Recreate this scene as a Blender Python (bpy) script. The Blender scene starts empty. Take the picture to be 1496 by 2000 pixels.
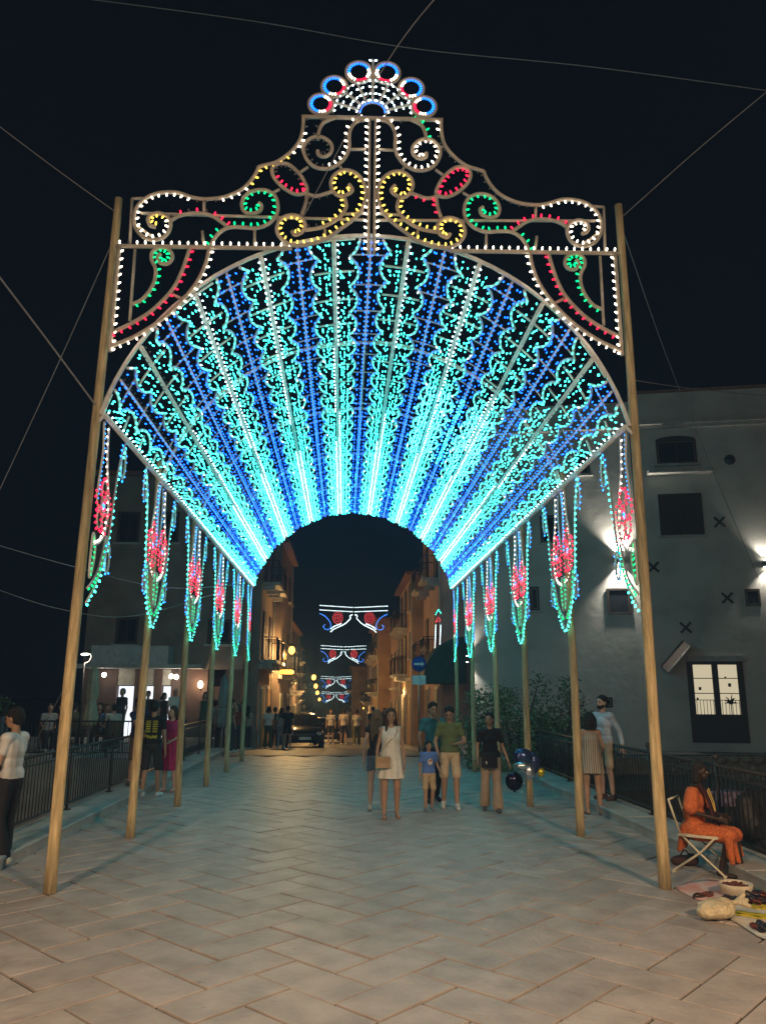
import bpy, bmesh, math, random
import numpy as np
from mathutils import Vector, Matrix, Euler
random.seed(7); np.random.seed(7)
R = math.radians
sc = bpy.context.scene
col = sc.collection
# ------------------------------------------------------------------ camera, world, exposure
CAM = Vector((-.25, 0, 1.95)); FPX = 1505.0
cm = Matrix.Rotation(R(-2.8), 3, 'Z') @ Matrix.Rotation(R(90+13.16), 3, 'X') @ Matrix.Rotation(R(.3), 3, 'Z')
cd = bpy.data.cameras.new('camera'); cam = bpy.data.objects.new('camera', cd); col.objects.link(cam)
cam.matrix_world = Matrix.Translation(CAM) @ cm.to_4x4()
cd.sensor_fit = 'VERTICAL'; cd.sensor_height = 24; cd.lens = 24*FPX/2000; cd.clip_start = .05; cd.clip_end = 2000
sc.camera = cam
w = bpy.data.worlds.new('World'); sc.world = w; w.use_nodes = True
bg = w.node_tree.nodes['Background']; bg.inputs[0].default_value = (.22, .34, 1, 1); bg.inputs[1].default_value = .0022
sc.view_settings.view_transform = 'Standard'; sc.view_settings.look = 'None'
sc.view_settings.exposure = 0; sc.view_settings.gamma = 1; sc.view_settings.use_curve_mapping = False
cy = sc.cycles; cy.use_denoising = True; cy.use_light_tree = True; cy.max_bounces = 4; cy.diffuse_bounces = 3
cy.sample_clamp_indirect = 4; cy.caustics_reflective = False; cy.caustics_refractive = False
def ray(px, py): return cm @ Vector(((px-748)/FPX, -(py-1000)/FPX, -1))
def at(px, py, Y): d = ray(px, py); return CAM + d*((Y-CAM.y)/d.y)
def atz(px, py, z=0.): d = ray(px, py); return CAM + d*((z-CAM.z)/d.z)
# ------------------------------------------------------------------ materials
M = {}
def mat(name, c, rough=.8, var=.18, scale=6., bump=.15, metal=0., rnd=0., stretch=None, c2=None, spec=.4, world=False, stain=0.):
    if name in M: return M[name]
    m = bpy.data.materials.new(name); m.use_nodes = True; nt = m.node_tree; N = nt.nodes; L = nt.links
    b = N['Principled BSDF']; b.inputs['Roughness'].default_value = rough; b.inputs['Metallic'].default_value = metal
    b.inputs['Specular IOR Level'].default_value = spec
    tc = N.new('ShaderNodeTexCoord'); src = tc.outputs['Object']
    if world: src = N.new('ShaderNodeNewGeometry').outputs['Position']
    if stretch:
        mp = N.new('ShaderNodeMapping'); mp.inputs['Scale'].default_value = stretch; L.new(src, mp.inputs[0]); src = mp.outputs[0]
    n = N.new('ShaderNodeTexNoise'); n.inputs['Scale'].default_value = scale; n.inputs['Detail'].default_value = 6; L.new(src, n.inputs['Vector'])
    r = N.new('ShaderNodeMix'); r.data_type = 'RGBA'
    a = [x*(1-var) for x in c]; d = list(c2) if c2 else [min(1, x*(1+var)) for x in c]
    r.inputs[6].default_value = (*a, 1); r.inputs[7].default_value = (*d, 1)
    mr = N.new('ShaderNodeMapRange'); mr.inputs[1].default_value = .3; mr.inputs[2].default_value = .7; L.new(n.outputs[0], mr.inputs[0]); L.new(mr.outputs[0], r.inputs[0])
    out = r.outputs[2]
    if rnd:
        oi = N.new('ShaderNodeObjectInfo'); h = N.new('ShaderNodeHueSaturation'); m2 = N.new('ShaderNodeMapRange')
        m2.inputs[3].default_value = 1-rnd; m2.inputs[4].default_value = 1+rnd; L.new(oi.outputs['Random'], m2.inputs[0]); L.new(m2.outputs[0], h.inputs['Value']); L.new(out, h.inputs['Color']); out = h.outputs[0]
    if stain:   # dirt with a shape of its own: broad blotches and small dark spots
        for scl, lo, hi, k in ((.9, .52, .68, stain*.55), (7., .64, .7, stain)):
            n3 = N.new('ShaderNodeTexNoise'); n3.inputs['Scale'].default_value = scl; n3.inputs['Detail'].default_value = 7; n3.inputs['Roughness'].default_value = .65; L.new(src, n3.inputs['Vector'])
            m3 = N.new('ShaderNodeMapRange'); m3.inputs[1].default_value = lo; m3.inputs[2].default_value = hi; m3.inputs[3].default_value = 0; m3.inputs[4].default_value = k; L.new(n3.outputs[0], m3.inputs[0])
            x3 = N.new('ShaderNodeMix'); x3.data_type = 'RGBA'; x3.inputs[7].default_value = (.06, .055, .05, 1); L.new(m3.outputs[0], x3.inputs[0]); L.new(out, x3.inputs[6]); out = x3.outputs[2]
    L.new(out, b.inputs['Base Color'])
    if bump:
        bp = N.new('ShaderNodeBump'); bp.inputs['Strength'].default_value = bump; bp.inputs['Distance'].default_value = .02
        n2 = N.new('ShaderNodeTexNoise'); n2.inputs['Scale'].default_value = scale*5; n2.inputs['Detail'].default_value = 5; L.new(src, n2.inputs['Vector'])
        L.new(n2.outputs[0], bp.inputs['Height']); L.new(bp.outputs[0], b.inputs['Normal'])
    M[name] = m; return m
def emit(name, c, s):
    if name in M: return M[name]
    m = bpy.data.materials.new(name); m.use_nodes = True; nt = m.node_tree; nt.nodes.remove(nt.nodes['Principled BSDF'])
    e = nt.nodes.new('ShaderNodeEmission'); e.inputs[0].default_value = (*c, 1); e.inputs[1].default_value = s
    nt.links.new(e.outputs[0], nt.nodes['Material Output'].inputs[0]); M[name] = m; return m
BUL = dict(
 W=emit('bulb_warm_white', (1, .86, .66), 7), C=emit('bulb_cool_white', (.7, .95, 1), 9), T=emit('bulb_teal', (.035, .76, .6), 12),
 B=emit('bulb_blue', (.006, .12, 1), 7), D=emit('bulb_soft_white', (.62, .92, .95), 8), R=emit('bulb_red', (1, .012, .05), 4), Y=emit('bulb_yellow', (1, .62, .08), 4), G=emit('bulb_green', (.0, .75, .2), 3.2),
 K=emit('bulb_azure', (.01, .22, 1), 7), E=emit('bulb_crest_blue', (.006, .12, 1), 7), X=mat('bulb_unlit_glass', (.16, .15, .15), .25, bump=0),
 T2=emit('bulb_teal_bright', (.04, .76, .8), 15), C2=emit('bulb_white_bright', (.5, .85, 1), 8), B2=emit('bulb_blue_bright', (.01, .2, 1), 15))
m_pipe = mat('white_painted_pipe', (.78, .77, .75), .5, var=.2, scale=9)
m_pipe2 = mat('aged_cream_pipe', (.58, .5, .42), .6, var=.25, scale=7)
# ------------------------------------------------------------------ mesh helpers
class MB:
    def __init__(s): s.v = []; s.f = []; s.sm = []; s.mi = []
    def add(s, v, f, smooth=False, mi=0):
        o = len(s.v); s.v += [tuple(x) for x in v]; s.f += [tuple(i+o for i in q) for q in f]; s.sm += [smooth]*len(f); s.mi += [mi]*len(f)
    def box(s, lo, hi, mi=0, bev=0.):
        (a, b, c), (d, e, g) = lo, hi
        if bev:
            k = bev
            v = [(a, b, c), (d, b, c), (d, e, c), (a, e, c), (a, b, g-k), (d, b, g-k), (d, e, g-k), (a, e, g-k), (a+k, b+k, g), (d-k, b+k, g), (d-k, e-k, g), (a+k, e-k, g)]
            f = [(3, 2, 1, 0), (0, 1, 5, 4), (1, 2, 6, 5), (2, 3, 7, 6), (3, 0, 4, 7), (4, 5, 9, 8), (5, 6, 10, 9), (6, 7, 11, 10), (7, 4, 8, 11), (8, 9, 10, 11)]
            s.add(v, f, False, mi); return s
        v = [(a, b, c), (d, b, c), (d, e, c), (a, e, c), (a, b, g), (d, b, g), (d, e, g), (a, e, g)]
        s.add(v, [(3, 2, 1, 0), (4, 5, 6, 7), (0, 1, 5, 4), (1, 2, 6, 5), (2, 3, 7, 6), (3, 0, 4, 7)], False, mi); return s
    def tube(s, P, r, n=6, closed=False, mi=0):
        P = [Vector(p) for p in P]; k = len(P); rs = r if isinstance(r, (list, tuple)) else [r]*k
        T = []
        for i in range(k):
            a = P[(i-1) % k] if closed or i > 0 else P[i]; b = P[(i+1) % k] if closed or i < k-1 else P[i]
            t = (b-a); T.append(t.normalized() if t.length > 1e-9 else Vector((0, 0, 1)))
        up = Vector((0, 0, 1)) if abs(T[0].z) < .9 else Vector((0, 1, 0))
        u = T[0].cross(up).normalized(); V = []
        for i in range(k):
            u = (u - T[i]*u.dot(T[i])).normalized(); v = T[i].cross(u)
            for j in range(n):
                a = 2*math.pi*j/n; V.append(P[i] + (u*math.cos(a)+v*math.sin(a))*rs[i])
        F = []
        for i in range(k if closed else k-1):
            for j in range(n):
                i2 = (i+1) % k; F.append((i*n+j, i*n+(j+1) % n, i2*n+(j+1) % n, i2*n+j))
        if not closed: F += [tuple(range(n))[::-1], tuple((k-1)*n+j for j in range(n))]
        s.add(V, F, True, mi); return s
    def ell(s, c, r, rot=None, n=10, m=7, mi=0):
        c = Vector(c); V = []; F = []
        for i in range(m+1):
            ph = math.pi*i/m
            for j in range(n):
                th = 2*math.pi*j/n; p = Vector((r[0]*math.sin(ph)*math.cos(th), r[1]*math.sin(ph)*math.sin(th), r[2]*math.cos(ph)))
                V.append(c + (rot @ p if rot else p))
        for i in range(m):
            for j in range(n):
                F.append((i*n+j, (i+1)*n+j, (i+1)*n+(j+1) % n, i*n+(j+1) % n))
        s.add(V, F, True, mi); return s
    def cap(s, p, q, r0, r1, n=10, mi=0):
        p = Vector(p); q = Vector(q); d = (q-p); L = d.length
        if L < 1e-6: return s.ell(p, (r0, r0, r0), n=n)
        d /= L; pts = []; rs = []
        for a in (80, 55, 30): pts.append(p-d*r0*math.sin(R(a))); rs.append(r0*math.cos(R(a)))
        pts.append(p); rs.append(r0); pts.append(q); rs.append(r1)
        for a in (30, 55, 80): pts.append(q+d*r1*math.sin(R(a))); rs.append(r1*math.cos(R(a)))
        return s.tube(pts, rs, n, mi=mi)
    def loft(s, rings, n=20, smooth=True, mi=0):
        """rings: list of lists of points with equal count"""
        k = len(rings); n = len(rings[0]); V = [p for r in rings for p in r]; F = []
        for i in range(k-1):
            for j in range(n): F.append((i*n+j, i*n+(j+1) % n, (i+1)*n+(j+1) % n, (i+1)*n+j))
        F += [tuple(range(n))[::-1], tuple((k-1)*n+j for j in range(n))]
        s.add(V, F, smooth, mi); return s
    def mesh(s, name, mats):
        me = bpy.data.meshes.new(name); me.from_pydata(s.v, [], s.f); me.polygons.foreach_set('use_smooth', s.sm)
        mats = mats if isinstance(mats, (list, tuple)) else [mats]
        for m in mats: me.materials.append(m)
        if len(mats) > 1: me.polygons.foreach_set('material_index', s.mi)
        me.update(); return me
    def build(s, name, mats, parent=None, **k): return obj(name, s.mesh(name, mats), parent, **k)
def obj(name, me, parent=None, label=None, cat=None, group=None, kind=None, loc=None, rot=None):
    o = bpy.data.objects.new(name, me); col.objects.link(o)
    if parent: o.parent = parent
    if loc is not None: o.location = loc
    if rot is not None: o.rotation_euler = rot if hasattr(rot, '__len__') else (0, 0, rot)
    return tag(o, label, cat, group, kind)
def tag(o, label=None, cat=None, group=None, kind=None):
    for k, v in (('label', label), ('category', cat), ('group', group), ('kind', kind)):
        if v: o[k] = v
    return o
def thing(name, label, cat, loc=(0, 0, 0), rot=0, group=None): return obj(name, None, None, label, cat, group, None, loc, rot)
def copy_tree(o, parent=None):
    c = o.copy(); col.objects.link(c); c.parent = parent
    for ch in list(o.children): copy_tree(ch, c)
    return c
def cr(P, n=6, closed=False):
    P = [Vector(p) for p in P]; k = len(P); out = []
    for i in range(k if closed else k-1):
        g = (lambda j: P[j % k]) if closed else (lambda j: P[max(0, min(k-1, j))])
        a, b, c, d = g(i-1), g(i), g(i+1), g(i+2)
        for j in range(n):
            t = j/n; out.append(.5*((2*b)+(c-a)*t+(2*a-5*b+4*c-d)*t*t+(3*b-a-3*c+d)*t**3))
    if not closed: out.append(P[-1])
    return out
def walk(P, step, start=0.):
    """evenly spaced (point, tangent) along a polyline"""
    out = []; acc = start
    for a, b in zip(P[:-1], P[1:]):
        d = b-a; L = d.length
        if L < 1e-9: continue
        t = d/L
        while acc <= L: out.append((a+t*acc, t)); acc += step
        acc -= L
    return out
def bulbs(name, specs, m, parent, r=.017, L=.055, n=4):
    """many little lamp bulbs in one mesh: specs = [(base point, direction)]"""
    if not specs: return None
    p = np.array([s[0] for s in specs], float); d = np.array([s[1] for s in specs], float)
    d /= np.linalg.norm(d, axis=1, keepdims=True)+1e-9
    h = np.where(np.abs(d[:, 2:3]) < .9, np.array([[0, 0, 1.]]), np.array([[0, 1., 0]]))
    u = np.cross(d, h); u /= np.linalg.norm(u, axis=1, keepdims=True); v = np.cross(d, u)
    prof = [(0, .45), (.55, 1.), (.88, .55)] if n > 4 else [(.5, 1.)]
    V = [p[:, None, :]]
    for t, k in prof:
        for j in range(n):
            a = 2*math.pi*j/n; V.append((p+d*L*t+(u*math.cos(a)+v*math.sin(a))*r*k)[:, None, :])
    V.append((p+d*L)[:, None, :]); V = np.concatenate(V, 1); nv = V.shape[1]; F = []
    for j in range(n): F.append((0, 1+(j+1) % n, 1+j))
    for q in range(len(prof)-1):
        for j in range(n):
            a, b, c, e = 1+q*n+j, 1+q*n+(j+1) % n, 1+(q+1)*n+(j+1) % n, 1+(q+1)*n+j
            F += [(a, b, c), (a, c, e)]
    o = 1+(len(prof)-1)*n
    for j in range(n): F.append((o+j, o+(j+1) % n, nv-1))
    F = np.array(F)[None] + (np.arange(len(p))*nv)[:, None, None]; F = F.reshape(-1, 3)
    me = bpy.data.meshes.new(name); me.vertices.add(len(p)*nv); me.vertices.foreach_set('co', V.reshape(-1))
    me.loops.add(F.size); me.loops.foreach_set('vertex_index', F.reshape(-1).astype(np.int32))
    me.polygons.add(len(F)); me.polygons.foreach_set('loop_start', np.arange(0, F.size, 3, dtype=np.int32))
    me.polygons.foreach_set('use_smooth', np.ones(len(F), bool)); me.materials.append(m); me.update(calc_edges=True); me.validate()
    return obj(name, me, parent, kind='stuff')
def point_light(name, loc, c, e, r=.08, parent=None, spot=None, rot=None):
    l = bpy.data.lights.new(name, 'SPOT' if spot else 'POINT'); l.color = c; l.energy = e; l.shadow_soft_size = r
    if spot: l.spot_size = R(spot); l.spot_blend = .8 if spot < 140 else .22
    o = bpy.data.objects.new(name, l); col.objects.link(o); o.location = loc
    if rot: o.rotation_euler = rot
    if parent: o.parent = parent
    return o
# ------------------------------------------------------------------ setting: bridge deck, street, banks
def zs(Y):   # street level: flat on the bridge, then falling away
    if Y < 26: return 0.
    if Y < 75: return -.045*(Y-26)
    return -2.205-.065*(Y-75)
def xs(Y): return 0. if Y < 35 else -.03*(Y-35)
m_mortar = mat('paving_joint_mortar', (.045, .042, .04), .95, scale=20)
m_stone = mat('worn_limestone_slab', (.385, .338, .325), .5, var=.2, scale=3.4, bump=.5, rnd=.1, world=True, stain=.36, spec=.45)
m_kerb = mat('kerb_stone', (.36, .36, .35), .7, var=.2, scale=2.5, rnd=.08, world=True, stain=.4)
m_asph = mat('street_basalt_paving', (.16, .15, .14), .55, var=.3, scale=3, bump=.3, spec=.5)
m_dark = mat('dark_earth_bank', (.05, .05, .045), .95, scale=2)
b = MB().box((-4.6, -14, -.5), (4.6, 25.5, -.018)); deck = b.build('bridge_deck', m_mortar, kind='structure')
W = .40; c45 = math.cos(R(45)); slabs = []
for j in range(-60, 140):
    for i in range(-80, 120):
        if (i-j) % 4: continue
        for (ci, cj, rot) in ((i+1, j+.5, 0), (i+.5, j+2, 90)):
            x = (ci-cj)*c45*W; y = (ci+cj)*c45*W+1.3
            if abs(x) < 4.35 and -4 < y < 25.2: slabs.append((x, y, rot))
def slab_box(mb, l, wd, top, bev=.012): mb.box((-l/2, -wd/2, -.03), (l/2, wd/2, top), bev=bev)
sm = []
for k in range(6):
    q = MB(); slab_box(q, 2*W-.018-.002*k, W-.017-.0015*k, 0, .004); sm.append(q.mesh('paving_stone', m_stone))
vis = sorted([s for s in slabs if s[1] > 4.6], key=lambda s: s[1]); near = vis[:300]; rest = vis[300:]+[s for s in slabs if s[1] <= 4.6]
for x, y, r in near:
    if abs(x) > 4.0: rest.append((x, y, r)); continue
    o = obj('paving_stone', random.choice(sm), deck, loc=(x, y, random.uniform(-.004, .003)), rot=(random.gauss(0, .003), random.gauss(0, .003), R(45+r)+random.gauss(0, .004)))
q = MB()
for x, y, r in rest:
    l = W-.0095; wd = W/2-.0085; a = R(45+r); ca, sa = math.cos(a), math.sin(a); z = random.uniform(-.004, .002); k = .003
    V = [(x+u*ca-v*sa, y+u*sa+v*ca, zz) for (u, v, zz) in [(-l, -wd, -.03), (l, -wd, -.03), (l, wd, -.03), (-l, wd, -.03), (-l, -wd, z-k), (l, -wd, z-k), (l, wd, z-k), (-l, wd, z-k), (-l+k, -wd+k, z), (l-k, -wd+k, z), (l-k, wd-k, z), (-l+k, wd-k, z)]]
    q.add(V, [(0, 1, 5, 4), (1, 2, 6, 5), (2, 3, 7, 6), (3, 0, 4, 7), (4, 5, 9, 8), (5, 6, 10, 9), (6, 7, 11, 10), (7, 4, 8, 11), (8, 9, 10, 11)])
q.build('paving_stones', m_stone, deck, kind='stuff')
# kerbs with single stones
for sx in (-1, 1):
    kb = MB().box((min(sx*4.02, sx*4.62), -14, -.4), (max(sx*4.02, sx*4.62), 25.6, .10)).build('kerb', m_kerb, kind='structure')
    km = MB().box((-.315, -.59, 0), (.315, .59, .045), bev=.012).mesh('kerb_stone', m_kerb)
    for k in range(21): obj('kerb_stone', km, kb, loc=(sx*4.315, 2.+k*1.19, .1+random.uniform(-.003, .003)), rot=(0, 0, random.gauss(0, .003)))
# street sheet beyond the bridge
V = []; F = []; ys = [25.4]+[26+i*4 for i in range(34)]
for i, y in enumerate(ys):
    for x in (-16, -6, -2.2, 2.2, 6, 16): V.append((x+xs(y), y, zs(y)-.005))
for i in range(len(ys)-1):
    for k in range(5): a = i*6+k; F.append((a, a+1, a+7, a+6))
q = MB(); q.add(V, F); q.build('street', m_asph, kind='structure')
# pale stone gutter lines of the street
m_line = mat('pale_street_gutter_stone', (.42, .38, .32), .6, scale=4)
for sx, x0 in ((-1, -2.0), (1, 2.6)):
    V = []; F = []
    for y in ys: V += [(x0-.2+xs(y), y, zs(y)+.004), (x0+.2+xs(y), y, zs(y)+.004)]
    for i in range(len(ys)-1): F.append((2*i, 2*i+1, 2*i+3, 2*i+2))
    q = MB(); q.add(V, F); q.build('street_gutter', m_line, kind='structure')
# low ground beside and below the bridge, out to the horizon
q = MB(); q.add([(-900, -300, -6.2), (900, -300, -6.2), (900, 1500, -12), (-900, 1500, -12)], [(0, 1, 2, 3)]); q.build('ground', m_dark, kind='structure')
q = MB().box((-4.62, -14, -6.2), (-4.4, 25.5, -.02)).box((4.4, -14, -6.2), (4.62, 25.5, -.02)); q.build('bridge_side_wall', m_kerb, kind='structure')
q = MB().box((4.7, 24.6, -6.2), (40, 24.8, .1)).box((4.7, 24.8, -6.2), (40, 60, -.02)); q.build('right_bank', m_dark, kind='structure')
m_rub = mat('rubble_stone_wall', (.2, .18, .15), .95, var=.4, scale=5, bump=.6)
# railings
m_iron = mat('dark_painted_iron', (.045, .04, .04), .45, scale=10, metal=.3)
for sx, Y0, Y1, side in ((-1, 7.6, 25.2, 'left with the terrace beyond it'), (1, 7.0, 25.2, 'in front of the grey palazzo')):
    rt = thing('railing', 'dark iron bridge railing with thin vertical bars ' + ('on the terrace side' if sx < 0 else 'on the palazzo side'), 'railing', (sx*4.5, 0, .145))
    z0, z1 = .10, .92
    MB().tube([(0, Y0, z1), (0, Y1, z1)], .024, 8).build('top_rail', m_iron, rt)
    MB().tube([(0, Y0, z1-.12), (0, Y1, z1-.12)], .012, 6).build('upper_rail', m_iron, rt)
    MB().tube([(0, Y0, z0), (0, Y1, z0)], .016, 6).build('bottom_rail', m_iron, rt)
    bm_ = MB().tube([(0, 0, z0), (0, 0, z1)], .0085, 5).mesh('bar', m_iron)
    pm = MB().tube([(0, 0, 0), (0, 0, .98)], .022, 8).ell((0, 0, 1.02), (.038, .038, .045)).box((-.05, -.05, -.005), (.05, .05, .02)).mesh('post', m_iron)
    n = int((Y1-Y0)/.118)
    for k in range(n+1):
        y = Y0+k*.118
        if k % 19 == 7: obj('post', pm, rt, loc=(0, y, 0))
        else: obj('bar', bm_, rt, loc=(0, y, 0))
# street lamps of the bridge, behind the camera: the warm light on the poles
m_lampm = mat('lamp_post_iron', (.05, .05, .05), .5, metal=.4); m_sod = emit('sodium_lamp', (1, .62, .22), 30)
for (x, y, e, who) in ((-4.3, -1.2, 2500, 'beside the terrace railing'), (4.6, -1.4, 3100, 'beside the palazzo railing')):
    t = thing('street_lamp', 'tall iron street lamp with warm lantern '+who, 'street lamp', (x, y, .145))
    MB().tube([(0, 0, 0), (0, 0, .5), (0, 0, .55), (0, 0, 5.6)], [.09, .09, .055, .045], 10).build('post', m_lampm, t)
    MB().ell((0, 0, 5.85), (.17, .17, .2)).build('lantern', m_sod, t)
    MB().tube([(0, 0, 6.06), (0, 0, 6.1), (0, 0, 6.25)], [.24, .2, .02], 12).build('lantern_cap', m_lampm, t)
    point_light('lamp_light', (0, 0, 5.6), (1, .63, .33), e*.92, .22, t, 158)
    point_light('front_fill', (0, 0, 5.6), (1, .8, .58), e*.42, .22, t)  # added omni fill to brighten the facade and people
# ------------------------------------------------------------------ the illuminated gallery
PX = 3.04; NB = 6; Y0 = 8.43; BAY = 2.96; Y1 = Y0+BAY*5; RV = 3.1; ZC = 4.25; DA = 76/9
m_wood = mat('weathered_pine_pole', (.5, .38, .2), .75, var=.35, scale=3, bump=.9, stretch=(9, 9, .9), rnd=.12, c2=(.76, .6, .34), stain=.3)
def pole(x, y, h, lbl):
    P = []; rs = []
    ph = random.uniform(0, 6)
    for k in range(15):
        t = k/14; P.append((math.sin(ph+t*4)*.018, math.cos(ph+t*3)*.015, h*t)); rs.append(.062-.016*t+random.uniform(-.0025, .0025))
    return MB().tube(P, rs, 14).build('wooden_pole', m_wood, None, label=lbl, cat='pole', group='wooden poles of the light gallery', loc=(x, y, 0))
GP = ['second', 'third', 'fourth', 'fifth', 'last']
for sx in (-1, 1):
    for k in range(NB):
        side = 'terrace side' if sx < 0 else 'palazzo side'
        lbl = ('tall front wooden pole carrying the light facade, ' if k == 0 else GP[k-1]+' wooden gallery pole counted from the facade, ')+side
        pole(sx*(PX+.06), Y0+BAY*k, (7.8 if sx < 0 else 7.95) if k == 0 else 5.35, lbl)
# --- vault
def VP(th, y, off=0., u=0.):
    a = R(th)+u/RV; r = RV-off; return Vector((r*math.sin(a), y, ZC+r*math.cos(a)))
def VD(th, u=0.): a = R(th)+u/RV; return Vector((-math.sin(a), 0, -math.cos(a)))
PER = BAY/4
vault = thing('light_vault', 'barrel vault of teal and blue festival lamps on white pipe ribs, carried by poles', 'light vault')
def jit(d, s=.22): return d+Vector((random.gauss(0, s), random.gauss(0, s), random.gauss(0, s)))
SP = .118
def lit_level(k, y):  # bigger, brighter bulbs imitate bloom at the far end and one patch
    far = y > Y0+BAY*2.75
    patch = k in (3, 4, 5) and Y0+1.3*BAY < y < Y0+2.6*BAY
    return (random.random() < .9 if patch else False) or (far and random.random() < min(.5, .12+(y-Y0-BAY*2.75)/14))
for k in range(-9, 10):
    th = k*DA; teal = k % 2 != 0; edge = abs(k) == 9
    r_sp = .03 if teal and not edge else (.016 if not edge else .032)
    pan = MB().tube([VP(th, Y0, .0), VP(th, Y1, 0.)], r_sp, 7).build('edge_rail' if edge else ('teal_lamp_panel' if teal else 'blue_lamp_panel'), m_pipe, vault)
    spec = {c: [] for c in BUL}
    def put(c, p, d, y):
        b2 = lit_level(k, y)
        if b2: c = {'T': 'T2', 'C': 'C2', 'D': 'C2' if random.random() < .3 else 'D', 'B': ('B2' if random.random() < .5 else 'T2') if (abs(k-4) <= 1 and y < Y0+2.7*BAY) else ('B2' if random.random() < .25 else 'B')}.get(c, c)
        spec[c].append((p, d))
    sides = [-1, 1] if not edge else [-1 if k > 0 else 1]
    n = int((Y1-Y0)/SP/1.25)
    dead = {(s, bq): random.random() < (.36 if teal and not edge else .06) for s in (-1, 1) for bq in range(5)}
    for s in sides:
        for i in range(n):
            y = Y0+.04+i*SP*1.25+random.uniform(-.012, .012)
            c = 'D' if teal else 'B'
            if dead[(s, min(4, int((y-Y0)/BAY)))] and y < Y0+BAY*2.6: c = 'X'
            put(c, VP(th, y, .01, s*(r_sp+.012)), jit(VD(th)+Vector((0, -.35, 0))), y)
    if teal:
        sc_b = MB(); rung = MB(); ph = random.uniform(-.06, .06)+(.18*(k % 4 == 1))
        for s in sides:
            P = []; m_ = 10*20
            for i in range(m_+1):
                y = Y0+(Y1-Y0)*i/m_; uu = .17+.15*abs(math.cos(math.pi*(y-Y0+ph)/PER))**.6
                P.append(VP(th, y, .0, s*uu))
            sc_b.tube(P, .019, 5)
            for (p, t) in walk(P, SP*1.05, .03):
                a = math.atan2(p.x, p.z-ZC); inn = -1*s*.03
                q = VP(math.degrees(a), p.y, .012, inn*.5); put('T' if random.random() < .93 else 'C', q, jit(VD(math.degrees(a))+Vector((-s*.25, -.3, 0))), p.y)
                if random.random() < .5: q = VP(math.degrees(a), p.y, .012, s*.035); put('B', q, jit(VD(math.degrees(a))), p.y)
        for s in sides:
            for u0 in (.075, .125, .19):
                for i in range(int((Y1-Y0)/.1)):
                    y = Y0+.05+i*.1+random.uniform(-.03, .03); f = .4+(y-Y0)/(BAY*3.4)
                    if random.random() < f*.85 or (abs(k-4) <= 1 and k > 0 and Y0+1.15*BAY < y < Y0+2.7*BAY): put('T', VP(th, y, .012, s*(u0+random.uniform(-.015, .015))), jit(VD(th)), y)
        for i in range(21):
            y = Y0+PER*i-ph
            if not Y0 < y < Y1: continue
            a, b_ = (-.265, .265) if not edge else ((-.265, 0) if k > 0 else (0, .265))
            rung.tube([VP(th, y, -.02, a+(b_-a)*t/4) for t in range(5)], .016, 5)
            for u in np.arange(a+.06, b_-.03, .1):
                if abs(u) < .05: continue
                put('T', VP(th, y+.02, .012, u), jit(VD(th)+Vector((0, -.4, 0))), y)
        sc_b.build('scalloped_pipe', m_pipe, pan); rung.build('rungs', m_pipe, pan, kind='stuff')
    else:
        br = MB()
        for s in (-1, 1):
            for i in range(int(n*.62)):
                y = Y0+.04+i*SP*2; put('B', VP(th, y, .01, s*.095), jit(VD(th)), y)
        for i in range(20):
            y = Y0+PER*(i+.5); br.tube([VP(th, y, -.02, -.24), VP(th, y, -.02, 0), VP(th, y, -.02, .24)], .011, 5)
        br.build('crossbars', m_pipe, pan, kind='stuff')
    for c, s_ in spec.items():
        bulbs({'T': 'teal_lamps', 'C': 'white_lamps', 'D': 'white_lamps', 'B': 'blue_lamps', 'X': 'dead_lamps', 'T2': 'bright_teal_lamps', 'C2': 'bright_white_lamps', 'B2': 'bright_blue_lamps'}.get(c, c), s_, BUL[c], pan, r=.0155 if c.endswith('2') else .0118, L=.05 if c.endswith('2') else .04)
for k in range(6):
    MB().tube([VP(th, Y0+BAY*k, -.05) for th in np.arange(-76, 76.1, 4)], .026, 7).build('transverse_arch', m_pipe, vault)
for sx in (-1, 1):   # lower tie bars from vault to poles
    for k in range(6): MB().tube([VP(sx*76, Y0+BAY*k, -.0), (sx*(PX+.05), Y0+BAY*k, 4.9)], .02, 6).build('bracket_bar', m_pipe, vault)
# --- front facade of scrolls (plane at Y0), traced for one half and mirrored
fac = thing('light_facade', 'tall scrolled lamp facade with shell crest above the gallery entrance', 'light facade')
YF = Y0-.10
def can(x, y):   # picture position in the left-hand zoom -> facade plane (u, v)
    p = at(200+x/2.877, 80+y/2.877, YF); return Vector((p.x, p.z-.02*p.x))
def fac3(u, v, dy=0.): return Vector((u, YF+dy, v+.02*u))
def scroll(pts, cl, crr, side, step=.098, r=.024, closed=False, tubem=m_pipe2, lit_l=None, lit_r=None, nm='scroll', mirror=(-1, 1)):
    P2 = [can(*p) for p in pts]
    for mx in mirror:
        P = cr([fac3(p.x if mx < 0 else -p.x, p.y) for p in P2], 6, closed)
        if closed: P = P+[P[0]]
        o = MB().tube(P, r, 7).build(nm, tubem, fac)
        cols = cl if mx < 0 else crr
        if not cols: continue
        W_ = walk(P, step, step*.5); by = {}
        for i, (p, t) in enumerate(W_):
            f = i/max(1, len(W_)-1); c = cols[min(len(cols)-1, int(f*len(cols)))]
            if c == '.': continue
            nrm = Vector((t.z, 0, -t.x))*-side*(1 if mx < 0 else -1)
            by.setdefault(c, []).append((p+nrm*r*.9, nrm+Vector((random.gauss(0, .12), -.35, random.gauss(0, .12)+.1))))
        for c, s_ in by.items(): bulbs({'W': 'white_lamps', 'G': 'green_lamps', 'R': 'red_lamps', 'Y': 'yellow_lamps', 'X': 'dead_lamps', 'B': 'blue_lamps'}.get(c, 'lamps'), s_, BUL[c], o, r=.0125, L=.048, n=6)
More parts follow.
